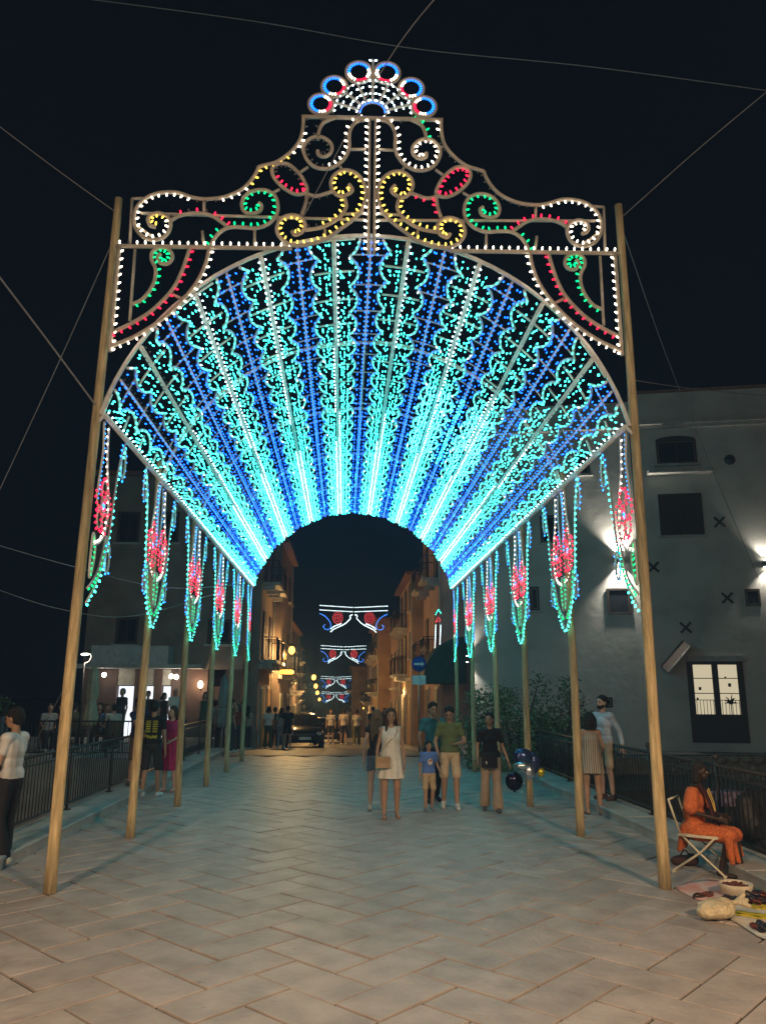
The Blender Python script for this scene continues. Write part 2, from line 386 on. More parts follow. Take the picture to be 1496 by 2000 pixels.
def bar(a, b, r=.018, mirror=True, nm='bar', m=m_pipe2):
    for mx in ((-1, 1) if mirror else (-1,)):
        P = [fac3((-1 if mx > 0 else 1)*can(*p).x, can(*p).y, .03) for p in (a, b)]
        MB().tube(P, r, 6).build(nm, m, fac)
scroll([(1130, 425), (1128, 480), (1115, 545), (1088, 592), (1040, 640), (980, 680), (925, 695), (878, 708)], 'XWWWWYYY', 'WXXXXXXX', 1)
scroll([(878, 708), (868, 735), (840, 780), (790, 830), (730, 862), (660, 882), (570, 888), (500, 877), (420, 852), (340, 852), (270, 870), (215, 910), (185, 960), (180, 1020), (200, 1070), (240, 1105), (290, 1118), (340, 1105), (375, 1070), (385, 1020), (365, 985), (320, 968), (275, 978), (258, 1008), (272, 1038), (300, 1045)], 'YWWXWWWWWWWWYY', 'XXXXWWWWWWWWWW', 1)
scroll([(602, 1165), (630, 1110), (670, 1068), (720, 1047), (790, 1047), (860, 1052), (930, 1030), (975, 985), (988, 930), (970, 870), (920, 840), (860, 840), (810, 865), (785, 910), (795, 955), (840, 970), (885, 955), (895, 925), (878, 910)], 'G', 'G', 1)
scroll([(385, 1012), (430, 985), (500, 970), (560, 970), (620, 985), (680, 1025), (705, 1047)], 'XRXRXRR', 'RRRRRRR', 1)
scroll([(602, 1165), (582, 1250), (542, 1340), (480, 1425), (400, 1510), (300, 1590), (180, 1662), (40, 1722)], 'W', 'W', 1, step=.1)
scroll([(492, 1165), (472, 1230), (442, 1310), (400, 1390), (340, 1460), (260, 1530), (160, 1590), (55, 1640)], 'R', 'R', 1, step=.1)
scroll([(168, 1480), (222, 1455), (270, 1400), (296, 1340), (300, 1280), (278, 1228), (285, 1185), (330, 1162), (378, 1175), (395, 1215), (372, 1250), (330, 1250), (310, 1220), (330, 1195)], 'G', 'G', -1, step=.085)
scroll([(1385, 805), (1405, 835), (1385, 858), (1340, 872), (1300, 850), (1283, 800), (1302, 755), (1352, 727), (1412, 737), (1460, 780), (1480, 840), (1475, 900), (1450, 960), (1400, 1012), (1330, 1062), (1260, 1110), (1180, 1140), (1085, 1150), (1022, 1125), (985, 1080), (985, 1030), (1017, 992), (1070, 978), (1120, 995), (1140, 1035), (1122, 1075), (1082, 1090), (1066, 1068)], 'Y', 'Y', -1, step=.092)
scroll([(1358, 872), (1370, 930), (1342, 980), (1292, 1020), (1222, 1050), (1140, 1062)], 'YYYX', 'Y', -1)
scroll([(1482, 440), (1432, 452), (1402, 482), (1387, 530), (1387, 600), (1367, 650), (1330, 690), (1270, 717), (1200, 710), (1152, 670), (1130, 610), (1152, 562), (1200, 537), (1250, 547), (1286, 582), (1285, 625), (1250, 650), (1215, 640), (1210, 615)], 'WWWWWXXXXXX', 'W', -1)
scroll([(1305, 432), (1243, 460), (1217, 510), (1213, 555)], 'X', 'G', -1)
scroll([(1150, 845), (1090, 862), (1020, 827), (966, 770), (955, 720), (985, 692), (1040, 692), (1092, 730), (1130, 780)], 'RRRXXXXR', 'R', -1, closed=True, step=.09)
scroll([(1150, 850), (1143, 910), (1120, 978)], 'X', 'R', 1)
scroll([(1150, 860), (1200, 872), (1260, 857), (1300, 842)], 'X', 'R', -1)
for a, b_ in (((165, 878), (232, 875)), ((165, 878), (152, 1140)), ((570, 888), (570, 968)), ((1340, 965), (1482, 960)), ((1390, 600), (1482, 600)), ((215, 960), (1482, 998)), ((560, 1060), (570, 1150)), ((855, 1052), (855, 1165)), ((1250, 1050), (1250, 1120)),
              ((1110, 730), (1155, 700)), ((950, 850), (995, 825)), ((1330, 690), (1355, 725)), ((975, 990), (1000, 1000)), ((182, 1165), (152, 1565)), ((390, 1415), (470, 1455)), ((190, 1030), (290, 1100)), ((1115, 570), (1140, 570))): bar(a, b_)
# beam with lamps above, whole width; top bar; mast
def lampline(a, b, c, step, nrm, r=.026, nm='beam', dead=.0, m=m_pipe2):
    o = MB().tube([a, b], r, 8).build(nm, m, fac); s1 = []; s2 = []
    for p, t in walk([a, b], step, step/2): (s2 if random.random() < dead else s1).append((p+nrm*r, nrm+Vector((random.gauss(0, .1), -.3, random.gauss(0, .1)))))
    bulbs('white_lamps', s1, BUL[c], o, .0125, .048, 6); bulbs('dead_lamps', s2, BUL['X'], o, .0125, .048, 6)
bl = can(75, 1152); 
for sx in (-1, 1): lampline(fac3(sx*abs(bl.x), bl.y), fac3(sx*.95, bl.y), 'W', .1, Vector((0, 0, 1)), dead=.04)
tb = can(1120, 425); lampline(fac3(-abs(tb.x), tb.y), fac3(abs(tb.x), tb.y), 'X', .5, Vector((0, 0, -1)), nm='top_bar')
for sx in (-1, 1):
    a = can(96, 1165); b_ = can(60, 1745); P0 = fac3(sx*abs(a.x), a.y); P1_ = fac3(sx*abs(a.x), b_.y)
    lampline(P0, P1_, 'W', .105, Vector((-sx*.8, 0, .3)), nm='side_post')
ms = MB()
lampline(fac3(-.035, bl.y-.05), fac3(-.035, tb.y), 'W', .095, Vector((-1, 0, .3)), .018, 'mast', .05)
lampline(fac3(.035, bl.y-.05), fac3(.035, tb.y), 'W', .095, Vector((1, 0, .3)), .018, 'mast', .05)
# shell crest
def ccan(x, y): p = at(570+x/4.987, 90+y/4.987, YF); return Vector((p.x, p.z-.02*p.x))
ctr = ccan(742, 660)
for (x, y, rr) in ((240, 565, .155), (370, 395, .16), (610, 255, .165)):
    c = ccan(x, y)
    for mx in (-1, 1):
        cx = mx*abs(c.x-ctr.x); P = [fac3(cx+rr*math.cos(a), c.y+rr*.97*math.sin(a)) for a in np.linspace(0, 2*math.pi, 33)]
        o = MB().tube(P, .02, 7).build('shell_loop', m_pipe2, fac); by = {}
        out = math.atan2(c.y-ctr.y, cx)
        for i in range(22):
            a = 2*math.pi*i/22; rel = (a-out+math.pi) % (2*math.pi)-math.pi
            k = 'B' if abs(rel) < 1.55 else ('R' if abs(rel) > 2.45 else 'W')
            nrm = Vector((-math.cos(a), -.3, -math.sin(a))); by.setdefault(k, []).append((fac3(cx+rr*.9*math.cos(a), c.y+rr*.87*math.sin(a)), nrm))
        for k, s_ in by.items(): bulbs({'B': 'blue_lamps', 'R': 'red_lamps', 'W': 'white_lamps'}[k], s_, BUL['E' if k == 'B' else k], o, .0115, .042, 6)
for i in range(7):
    a = R(18+24*i); P = [fac3(.16*math.cos(a), ctr.y+.16*math.sin(a)), fac3(.5*math.cos(a), ctr.y+.5*math.sin(a))]
    if i == 3: P[1] = fac3(0, ctr.y+.82)
    o = MB().tube(P, .016, 6).build('shell_spoke', m_pipe2, fac); s_ = []
    for s in (-1, 1):
        nn = Vector((-math.sin(a)*s, -.3, math.cos(a)*s))
        for p, t in walk([P[0].copy(), P[1].copy()], .1, .04): s_.append((p+Vector((nn.x, 0, nn.z))*.02, nn))
    bulbs('white_lamps', s_, BUL['C'], o, .0105, .036, 6)
P = [fac3(.17*math.cos(a), ctr.y+.17*math.sin(a)) for a in np.linspace(0, math.pi, 15)]
o = MB().tube(P, .018, 6).build('shell_heart', m_pipe2, fac)
bulbs('blue_lamps', [(p, Vector((-(p.x), -.3, -(p.z-ctr.y)))) for p, t in walk(P, .05, .02)], BUL['E'], o, .011, .045, 6)
P = [fac3(.5*math.cos(a), ctr.y+.5*math.sin(a)) for a in np.linspace(0, math.pi, 25)]
o = MB().tube(P, .012, 6).build('shell_arc', m_pipe2, fac); bulbs('white_lamps', [(p, Vector((-(p.x), -.3, -(p.z-ctr.y)))) for p, t in walk(P, .08, .02)], BUL['C'], o, .0105, .036, 6)
# --- hanging brackets on the poles (in the long sides of the gallery)
def bracket(halves):
    t = thing('light_bracket', 'drop-shaped lamp bracket with red flowers and green rim hanging at a gallery pole', 'light bracket', group='lamp brackets along the gallery sides')
    def piece(nm, pts, c, side, step=.085, closed=False, r=.014, rb=.0125, L=.042):
        for s in halves:
            P = cr([(0, s*u, v) for u, v in pts], 6, closed)
            if closed: P.append(P[0])
            o = MB().tube(P, r, 6).build(nm, m_pipe, t); S = []
            for p, tt in walk(P, step, step/2):
                nrm = Vector((0, tt.z, -tt.y))*side*s; S.append((p+nrm*r, nrm+Vector((random.gauss(0, .2), 0, .1))))
            bulbs({'T': 'teal_lamps', 'G': 'green_lamps', 'W': 'white_lamps', 'K': 'blue_lamps', 'R': 'red_lamps'}[c], S, BUL[c], o, rb, L)
    el = lambda u, v, a, b_, rot=0: [(u+a*math.cos(q)*math.cos(rot)-b_*math.sin(q)*math.sin(rot), v+a*math.cos(q)*math.sin(rot)+b_*math.sin(q)*math.cos(rot)) for q in np.linspace(0, 2*math.pi, 10)[:-1]]
    piece('outer_rim', [(.95, .02), (.78, -.32), (.68, -.75), (.62, -1.15), (.48, -1.55), (.28, -1.85), (.02, -2.08)], 'T', -1, .085, False, .014, .017, .05)
    piece('lower_rim', [(.50, -1.25), (.36, -1.62), (.2, -1.8), (.02, -1.92)], 'G', -1, .075, False, .014, .017, .05)
    piece('top_loop', el(.93, -.24, .085, .2), 'K', 1, .075, True)
    piece('side_loop', el(.62, -1.5, .07, .17), 'K', 1, .075, True)
    piece('inner_stem', [(.26, 0), (.3, -.35), (.4, -.62), (.5, -.95), (.46, -1.2), (.3, -1.36), (.05, -1.45)], 'W', 1, .085)
    piece('blue_stem', [(.07, 0), (.13, -.3), (.1, -.6), (.05, -.9)], 'K', -1, .055)
    piece('leaf', [(.06, -1.3), (.16, -1.45), (.14, -1.65), (.05, -1.8), (.03, -1.5)], 'G', 1, .07, True)
    for q in range(5):
        a = q*2*math.pi/5+.3; piece('flower_petal', el(.3+.15*math.cos(a), -.95+.19*math.sin(a), .085, .105), 'R', 1, .055, True, .011, .017, .05)
    piece('flower_heart', el(.3, -.95, .05, .06), 'K', -1, .06, True, .01)
    return t
full = bracket((-1, 1)); half = bracket((1,))
used = {}
for sx in (-1, 1):
    for k in range(NB):
        src = half if k in (0, NB-1) else full
        t = src if src not in used else copy_tree(src); used[src] = 1
        t.location = (sx*(PX-.01), Y0+BAY*k, 4.95)
        if k == NB-1: t.rotation_euler = (0, 0, math.pi)
        t['label'] = ('half lamp bracket with red flower at the front facade pole, ' if k == 0 else ('half-width lamp bracket at the last pole before the street, ' if k == NB-1 else 'drop-shaped lamp bracket with red flowers, %s pole from the facade, ' % GP[k-1]))+('terrace side' if sx < 0 else 'palazzo side')
# ------------------------------------------------------------------ buildings
m_plaster = mat('grey_blue_plaster', (.54, .52, .49), .9, var=.2, scale=.9, bump=.4, stain=.35)
m_plast2 = mat('brown_plaster', (.27, .2, .16), .9, var=.25, scale=1.2, bump=.3)
m_plast3 = mat('ochre_plaster', (.42, .27, .15), .9, var=.25, scale=1.1, bump=.3)
m_plast4 = mat('dusty_pink_plaster', (.36, .25, .22), .9, var=.25, scale=1.1, bump=.3)
m_trim = mat('pale_stone_trim', (.45, .43, .4), .8, scale=4)
m_shut = mat('dark_brown_shutter', (.045, .03, .025), .6, scale=8, stretch=(1, 1, 8))
m_glass = mat('dark_window_glass', (.02, .025, .03), .12, bump=0, spec=.6)
m_roof = mat('clay_roof', (.25, .12, .08), .9, scale=6)
m_lit = emit('lit_room_warm', (1, .86, .58), .62); m_litw = emit('lit_bar_interior', (.86, .92, 1), 1.3); m_spot = emit('lamp_disc_white', (1, .93, .8), 25)
m_led = emit('sconce_lamp', (1, .95, .8), 30)
def bars(mb, x0, x1, y, z0, z1, step=.11, r=.008):
    n = max(1, int(abs(x1-x0)/step))
    for k in range(n+1): mb.tube([(x0+(x1-x0)*k/n, y, z0), (x0+(x1-x0)*k/n, y, z1)], r, 4)
def window(par, s0, s1, z0, z1, y=0., m=None, panes=(2, 1), frame=.07, sill=True, deep=.04, arch=0., mf=None):
    f = MB(); t = frame; mf = mf or m_shut
    f.box((s0, y-deep, z0), (s0+t, y+.03, z1)).box((s1-t, y-deep, z0), (s1, y+.03, z1)).box((s0+t, y-deep+.002, z1-t), (s1-t, y+.03, z1)).box((s0+t, y-deep+.002, z0), (s1-t, y+.03, z0+t))
    if arch:
        P = [((s0+s1)/2+(s1-s0)/2*math.cos(a), z1+arch*math.sin(a)) for a in np.linspace(0, math.pi, 13)]
        V = [(x, y-deep+.004, z) for x, z in P]+[(x, y+.03, z) for x, z in P]; n = len(P)
        f.add(V, [tuple(range(n))[::-1], tuple(range(n, 2*n))]+[(i, i+1, i+n+1, i+n) for i in range(n-1)])
    o = f.build('window', mf, par); nx, nz = panes
    pw = (s1-s0-2*t)/nx; ph = (z1-z0-2*t)/nz
    for i in range(nx):
        for j in range(nz):
            a = s0+t+i*pw; c = z0+t+j*ph; MB().box((a+.015, y-.012, c+.015), (a+pw-.015, y+.02, c+ph-.015)).build('pane', m or m_glass, o)
            if i: MB().box((a-.015, y-deep+.004, z0+t), (a+.015, y+.02, z1-t)).build('glazing_bar', mf, o) if j == 0 else None
            if j and i == 0: MB().box((s0+t, y-deep+.006, c-.015), (s1-t, y+.02, c+.015)).build('glazing_bar', mf, o)
    if sill: MB().box((s0-.1, y-.16, z0-.09), (s1+.1, y+.02, z0-.002)).build('sill', m_trim, o)
    return o
def shutter(par, s0, s1, z0, z1, y=0.):
    o = MB().box((s0, y-.05, z0), (s1, y+.02, z1)).build('shuttered_window', m_shut, par)
    for i in range(2):
        a = s0+.03+i*(s1-s0)/2; b_ = a+(s1-s0)/2-.06
        q = MB()
        n = max(4, int((z1-z0-.12)/.09))
        for k in range(n): z = z0+.06+k*(z1-z0-.12)/n; q.add([(a, y-.055, z), (b_, y-.055, z), (b_, y-.085, z+.06), (a, y-.085, z+.06)], [(0, 1, 2, 3)])
        q.build('louvres', m_shut, o, kind='stuff')
    MB().box((s0-.1, y-.15, z0-.08), (s1+.1, y+.02, z0-.002)).build('sill', m_trim, o); return o
def balcony(par, s0, s1, z, y=0., d=.85, m=None):
    o = MB().box((s0, y-d, z-.14), (s1, y+.01, z)).build('balcony', m or m_trim, par)
    q = MB(); bars(q, s0+.04, s1-.04, y-d+.05, z, z+.95); q.tube([(s0+.04, y-.02, z+.95), (s0+.04, y-d+.05, z+.95), (s1-.04, y-d+.05, z+.95), (s1-.04, y-.02, z+.95)], .02, 6)
    for xx in (s0+.04, s1-.04):
        for k in range(1, 7): q.tube([(xx, y-d+.05+k*.11, z), (xx, y-d+.05+k*.11, z+.95)], .008, 4)
    q.build('balcony_rail', m_iron, o)
    for xx in (s0+.25, s1-.25): MB().box((xx-.06, y-d*.7, z-.34), (xx+.06, y+.01, z-.142)).build('corbel', m or m_trim, o)
    return o
# --- grey palazzo beyond the right bank
PA = R(-12); PO = Vector((4.5, 29.2, 0)); pdv = Vector((math.cos(PA), math.sin(PA), 0)); pnv = Vector((-pdv.y, pdv.x, 0))
def onw(px, py):
    d = ray(px, py); t = (PO-CAM).dot(pnv)/d.dot(pnv); p = CAM+d*t; return (p-PO).dot(pdv), p.z
pal = thing('palazzo', 'large grey plastered palazzo with iron wall anchors and one lit glazed door', 'building', PO, PA)
stop = onw(1400, 762)[1]; sj = onw(1262, 1200)[0]
MB().box((0, .12, -6), (sj, 9, stop-.25)).box((sj, 0, -6), (sj+14, 9, stop)).build('wall', m_plaster, pal)
zc = onw(1400, 826)[1]
MB().box((sj-.15, -.22, zc), (sj+14, 0, zc+.16)).box((sj-.1, -.12, zc-.14), (sj+14, 0, zc-.002)).build('cornice', m_trim, pal)
MB().box((0, -.1, zc-.05), (sj-.17, .12, zc+.12)).build('cornice', m_trim, pal)
MB().box((sj-.1, -.1, stop+.002), (sj+14, 9, stop+.1)).build('roof', m_roof, pal)
def wr(x0, y0, x1, y1): a = onw(x0, y1); b_ = onw(x1, y0); return a[0], b_[0], a[1], b_[1]
s0, s1, z0, z1 = wr(1283, 858, 1357, 908); w_ = window(pal, s0, s1, z0, z1, 0, arch=.16, panes=(2, 1)); w_['label'] = 'arched top-floor window'
s0, s1, z0, z1 = wr(1290, 963, 1368, 1047); shutter(pal, s0, s1, z0, z1)
s0, s1, z0, z1 = wr(1262, 918, 1388, 930); MB().box((s0, -.45, z0), (s1, 0, z1)).build('ledge', m_trim, pal)
for rc, yy in (((1188, 1148, 1230, 1200), .12), ((1456, 1150, 1482, 1184), 0), ((1056, 1005, 1090, 1060), .12), ((1125, 880, 1150, 925), .12), ((1036, 1145, 1052, 1192), .12), ((1172, 1362, 1196, 1382), .12)):
    s0, s1, z0, z1 = wr(*rc); window(pal, s0, s1, z0, z1, yy, panes=(1, 1), sill=rc[0] < 1160)
s0, s1, z0, z1 = wr(1340, 1284, 1452, 1292); MB().box((s0, -.2, z0), (s1, 0, z1+.05)).build('door_lintel', m_trim, pal)
s0, s1, z0, z1 = wr(1352, 1292, 1448, 1450)
dr = MB().box((s0, -.06, z0), (s0+.2, .02, z1)).box((s1-.2, -.06, z0), (s1, .02, z1)).box((s0+.2, -.058, z1-.1), (s1-.2, .02, z1)).box((s0+.2, -.05, z0), (s1-.2, .02, z0+.95)).box(((s0+s1)/2-.1, -.056, z0+.95), ((s0+s1)/2+.1, .02, z1-.1)).build('door', m_shut, pal, label='dark double door with lit glass panes')
zz = [z0+.95, z0+.95+(z1-z0-1.05)*.42, z0+.95+(z1-z0-1.05)*.72, z1-.1]
for i in range(2):
    a = s0+.2 if i == 0 else (s0+s1)/2+.1; b_ = (s0+s1)/2-.1 if i == 0 else s1-.2
    for k in range(3): MB().box((a+.01, -.02, zz[k]+.015), (b_-.01, .01, zz[k+1]-.015)).build('pane', m_lit, dr)
    for k in (1, 2): MB().box((a, -.04, zz[k]-.014), (b_, .015, zz[k]+.014)).build('glazing_bar', m_shut, dr)
    q = MB(); bars(q, a+.04, b_-.04, -.07, zz[0], zz[0]+.5, .1, .01); q.tube([(a, -.07, zz[0]+.5), (b_, -.07, zz[0]+.5)], .012, 5); q.build('door_grille', m_iron, dr)
q = MB()
for k in range(26):
    a = random.uniform(0, 6.28); l = random.uniform(.12, .4); c = Vector(((s0+s1)/2+.42, -.12, zz[0]+.35)); e = c+Vector((math.cos(a)*l*.7, random.uniform(-.05, .03), abs(math.sin(a))*l)); q.tube([c, (c+e)/2+Vector((0, 0, .06)), e], [.008, .02, .003], 4)
for (fx, fz, fs) in ((.35, 1.05, .09), (.25, .62, .07), (1.35, 1.2, .1), (1.25, 1.55, .06)): MB().box((s0+fx, -.026, zz[0]+fz*.8), (s0+fx+fs, -.022, zz[0]+fz*.8+fs*1.2)).build('wall_picture', m_shut, dr)
q.tube([((s0+s1)/2+.42, -.12, zz[0]-.2), ((s0+s1)/2+.42, -.12, zz[0]+.35)], .015, 5); q.build('door_plant', mat('dark_leaf', (.03, .05, .025), .6), dr)
for (x, y) in ((1404, 1020), (1419, 1168), (1338, 1226), (1275, 1108)):
    s, z = onw(x, y); q = MB()
    for a in (45, 135): c_, s_ = math.cos(R(a))*.26, math.sin(R(a))*.26; q.tube([(s-c_, -.04, z-s_), (s+c_, -.04, z+s_)], .045, 6)
    q.build('wall_anchor', m_iron, pal)
s, z = onw(1424, 898); MB().tube([(s, -.03, z), (s, .02, z)], .2, 20).build('round_vent', m_glass, pal)
MB().tube([(sj-.1, -.02, onw(1250, 835)[1]), (sj-.1, -.02, -.6)], .07, 8).build('downpipe', mat('dark_pipe', (.05, .05, .05), .6), pal)
a = onw(1290, 1303); b_ = onw(1332, 1253)
q = MB(); q.add([(a[0], -.02, a[1]), (b_[0], -.02, b_[1]), (b_[0]+.1, -.75, b_[1]-.25), (a[0]+.1, -.75, a[1]-.25), (a[0], -.02, a[1]+.05), (b_[0], -.02, b_[1]+.05), (b_[0]+.1, -.75, b_[1]-.2), (a[0]+.1, -.75, a[1]-.2)], [(0, 1, 2, 3), (7, 6, 5, 4), (0, 4, 5, 1), (1, 5, 6, 2), (2, 6, 7, 3), (3, 7, 4, 0)]); q.build('stair_hood', m_shut, pal); MB().tube([(a[0]+.1, -.76, a[1]-.22), (b_[0]+.1, -.76, b_[1]-.22)], .035, 6).build('hood_edge', m_trim, pal)
def sconce(par_mat, px, py, loc_y, e, lbl):
    s, z = onw(px, py); p = PO+pdv*s+pnv*(loc_y); t = thing('wall_sconce', lbl, 'wall lamp', (p.x, p.y, z), PA)
    MB().box((-.09, -.2, -.11), (.09, .0, .11), bev=.01).build('housing', mat('sconce_metal', (.2, .2, .2), .4), t)
    for sg in (-1, 1):
        MB().tube([(0, -.12, sg*.112), (0, -.12, sg*.122)], .06, 10).build('lamp_lens', m_led, t)
        point_light('sconce_beam', (0, -.16, sg*.15), (1, .93, .78), e, .05, t, 100, (0, 0, 0) if sg < 0 else (math.pi, 0, 0))
sconce(0, 1210, 1093, .12, 700, 'bright up and down sconce above the small square palazzo window')
sconce(0, 1492, 1102, .0, 110, 'up and down sconce near the lit palazzo door')
sconce(0, 911, 1287, .12, 160, 'up and down sconce on the palazzo corner beside the shop awning')
# rubble parapet in front of the palazzo
par = thing('rubble_wall', 'low rubble stone wall at the foot of the grey palazzo', 'wall')
MB().box((5.2, 21.2, -6), (26, 21.7, .28)).build('core', m_rub, par)
sms = [MB().ell((0, 0, 0), (random.uniform(.16, .26), .09, random.uniform(.09, .14)), n=7, m=5).mesh('stone', m_rub) for _ in range(5)]
for k in range(3):
    for i in range(34): obj('stone', random.choice(sms), par, loc=(8.0+i*.37+(k % 2)*.18+random.uniform(-.04, .04), 21.19, .22-k*.23+random.uniform(-.03, .03)), rot=(0, random.uniform(-.2, .2), 0))
# --- bar building on the left bank
bar_ = thing('bar_building', 'dark apartment house with brightly lit bar on its ground floor', 'building', (0, 30.2, 0))
YB = 30.2
def onb(px, py): p = at(px, py, YB); return p.x, p.z
def br_(x0, y0, x1, y1): a = onb(x0, y1); b_ = onb(x1, y0); return a[0], b_[0], a[1], b_[1]
xl = onb(162, 1300)[0]; xr = -4.1; zt = onb(250, 930)[1]; zg = onb(250, 1306)[1]
MB().box((xl, .0, zg), (xr, 2.6, zt)).box((xl, 2.5, -6), (xr, 2.6, zg-.002)).build('wall', m_plast2, bar_)
MB().box((xl-.2, -.2, zt+.002), (xr+.2, 8, zt+.18)).build('roof', m_roof, bar_)
pil = [onb(px, 1350)[0] for px in (162, 222, 266, 302, 320, 340, 402, 470)]
for i, (px0, px1) in enumerate(((162, 228), (262, 275), (300, 316), (334, 405), (440, 500))):
    a = onb(px0, 1350)[0]; b_ = min(onb(px1, 1350)[0], xr); MB().box((a, .0, -.3), (b_, .9, zg-.004)).build('pier', mat('red_brown_cladding', (.11, .065, .05), .7, scale=3), bar_)
a = onb(228, 1320)[0]; b_ = onb(334, 1320)[0]
MB().box((a, .05, onb(250, 1338)[1]), (b_, .3, zg-.006)).build('fascia', mat('cream_fascia', (.5, .45, .36), .7), bar_)
for px0, px1 in ((228, 262), (275, 300), (316, 334), (405, 440)):
    a = onb(px0, 1350)[0]; b_ = onb(px1, 1350)[0]
    MB().box((a, .32, -.2), (b_, .38, onb(250, 1340)[1])).build('lit_opening', m_litw if px0 < 400 else mat('shop_shade', (.12, .08, .06), .8), bar_)
q = MB().box((xl-.3, -1.0, zg+.0), (onb(402, 1306)[0], .0, zg+.14)); q.build('awning_slab', m_trim, bar_)
s0, s1, z0, z1 = br_(190, 1264, 340, 1302); q = MB().box((s0, -.85, zg+.142), (s1, -.72, z1)).box((s1-.12, -.72, zg+.142), (s1, 0, z1)).box((s0, -.72, zg+.142), (s0+.12, 0, z1)); q.build('terrace_parapet', mat('white_render', (.5, .5, .5), .8), bar_)
for rc in ((225, 1205, 272, 1258), (405, 1210, 452, 1258), (228, 1000, 276, 1060), (405, 1000, 448, 1060), (320, 1000, 352, 1060)):
    s0, s1, z0, z1 = br_(*rc); window(bar_, s0, s1, z0, z1, 0, panes=(2, 1))
for (px, py) in ((214, 1317), (342, 1320), (352, 1321)):
    x, z = onb(px, py); t = thing('spotlight', 'small white spotlight under the bar awning '+('by the closed parasol' if px < 300 else ('above the man in the white shirt' if px < 347 else 'nearest the globe lamp')), 'spotlight', (x, YB-.6, z), 0, 'bar awning spotlights')
    MB().tube([(0, 0, 0), (0, -.06, -.06)], .075, 10).build('lamp_disc', m_spot, t); MB().tube([(0, .0, .02), (0, .0, zg-z+.004)], .02, 6).build('stem', m_iron, t)
    point_light('spotlight_light', (0, -.2, -.2), (1, .95, .85), 6, .05, t)
x, z = onb(393, 1337); t = thing('wall_lamp', 'small glowing globe lamp on the red-brown bar wall', 'wall lamp', (x, YB-.12, z))
MB().ell((0, 0, 0), (.1, .1, .14)).build('globe', emit('globe_warm', (1, .72, .42), 14), t); MB().tube([(0, 0, -.12), (0, .12, -.2)], .02, 6).build('arm', m_iron, t); point_light('globe_light', (0, -.25, 0), (1, .7, .4), 20, .1, t)
# terrace in front of the bar
ter = MB().box((-12.5, 20.9, -6), (-4.9, 30.2, .28)).build('terrace', m_kerb, kind='structure')
fn = thing('terrace_fence', 'dark slatted iron fence along the bar terrace edge', 'fence', (0, 21.0, .28))
q = MB().tube([(-8.9, 0, .9), (-5.0, 0, .9)], .022, 6).tube([(-8.9, 0, .12), (-5.0, 0, .12)], .015, 6).build('rail', m_iron, fn)
bmx = MB().tube([(0, 0, .12), (0, 0, .9)], .008, 4).mesh('bar', m_iron)
for k in range(36): obj('bar', bmx, fn, loc=(-8.9+k*.111, 0, 0))
for px in (-8.9, -7.6, -6.3, -5.0): MB().tube([(px, 0, 0), (px, 0, .96)], .03, 6).build('post', m_iron, fn)
pt = thing('planter', 'blue-grey planter box with a leafy plant at the terrace corner', 'planter', (-9.3, 21.2, .28))
MB().box((-.3, -.22, 0), (.3, .22, 1.0), bev=.02).build('box', mat('blue_grey_box', (.1, .13, .16), .7), pt)
# --- houses down the street
def house(side, ya, yb, h, m, lbl, seed, prot=0., nf=3, bal=()):
    rn = random.Random(seed); ym = (ya+yb)/2; z0 = zs(yb)-1.; zb = zs(ym)
    xf = xs(ym)+side*(3.75-prot)
    # local frame: local x runs along the street, local -y faces the street
    t = thing('town_house', lbl, 'house', (xf, ya if side > 0 else yb, 0), R(90) if side > 0 else R(-90))
    L = yb-ya-.02
    # local +x = +Y for side>0 (rotation 90), -Y for side<0; local +y = -X for side>0 -> flip below
    sg = -1 if side > 0 else -1
    t.rotation_euler = (0, 0, R(90)*side)
    def LB(mb): return mb
    y_in = 0.
    # facade is at local y=0; for side>0 rotation +90 maps local y to world -X, so the body lies at negative local y
    t.rotation_euler = (0, 0, R(-90) if side > 0 else R(90)); t.location = (xf, yb if side > 0 else ya, 0)
    MB().box((0, 0, z0), (L, 7, zb+h)).build('wall', m, t)
    MB().box((-.1, -.35, zb+h+.002), (L+.1, 7, zb+h+.16)).build('roof', m_roof, t)
    MB().box((-.02, -.12, zb+3.3), (L+.02, 0, zb+3.48)).build('string_course', m_trim, t)
    n = max(1, int(L/2.7)); fh = (h-3.6)/max(1, nf-1)
    for i in range(n):
        s = L*(i+.5)/n
        kd = rn.random(); dh = 2.5
        MB().box((s-.7, -.06, zb-.3), (s+.7, .02, zb+dh+.12)).build('door_surround', m_trim, t)
        MB().box((s-.55, -.09, zb-.3), (s+.55, .02, zb+dh)).build('door', [m_shut, mat('olive_door', (.08, .09, .05), .6), mat('ochre_door', (.35, .2, .08), .6)][int(kd*3)], t)
        for f in range(nf-1):
            zz_ = zb+3.7+f*fh
            if rn.random() < .55 or (i, f) in bal: balcony(t, s-.95, s+.95, zz_, 0, .7); shutter(t, s-.5, s+.5, zz_+.01, zz_+2.1)
            else: shutter(t, s-.45, s+.45, zz_+.7, zz_+2.1)
    MB().tube([(L-.12, -.06, zb-.2), (L-.12, -.06, zb+h)], .05, 6).build('downpipe', m_trim, t)
    return t
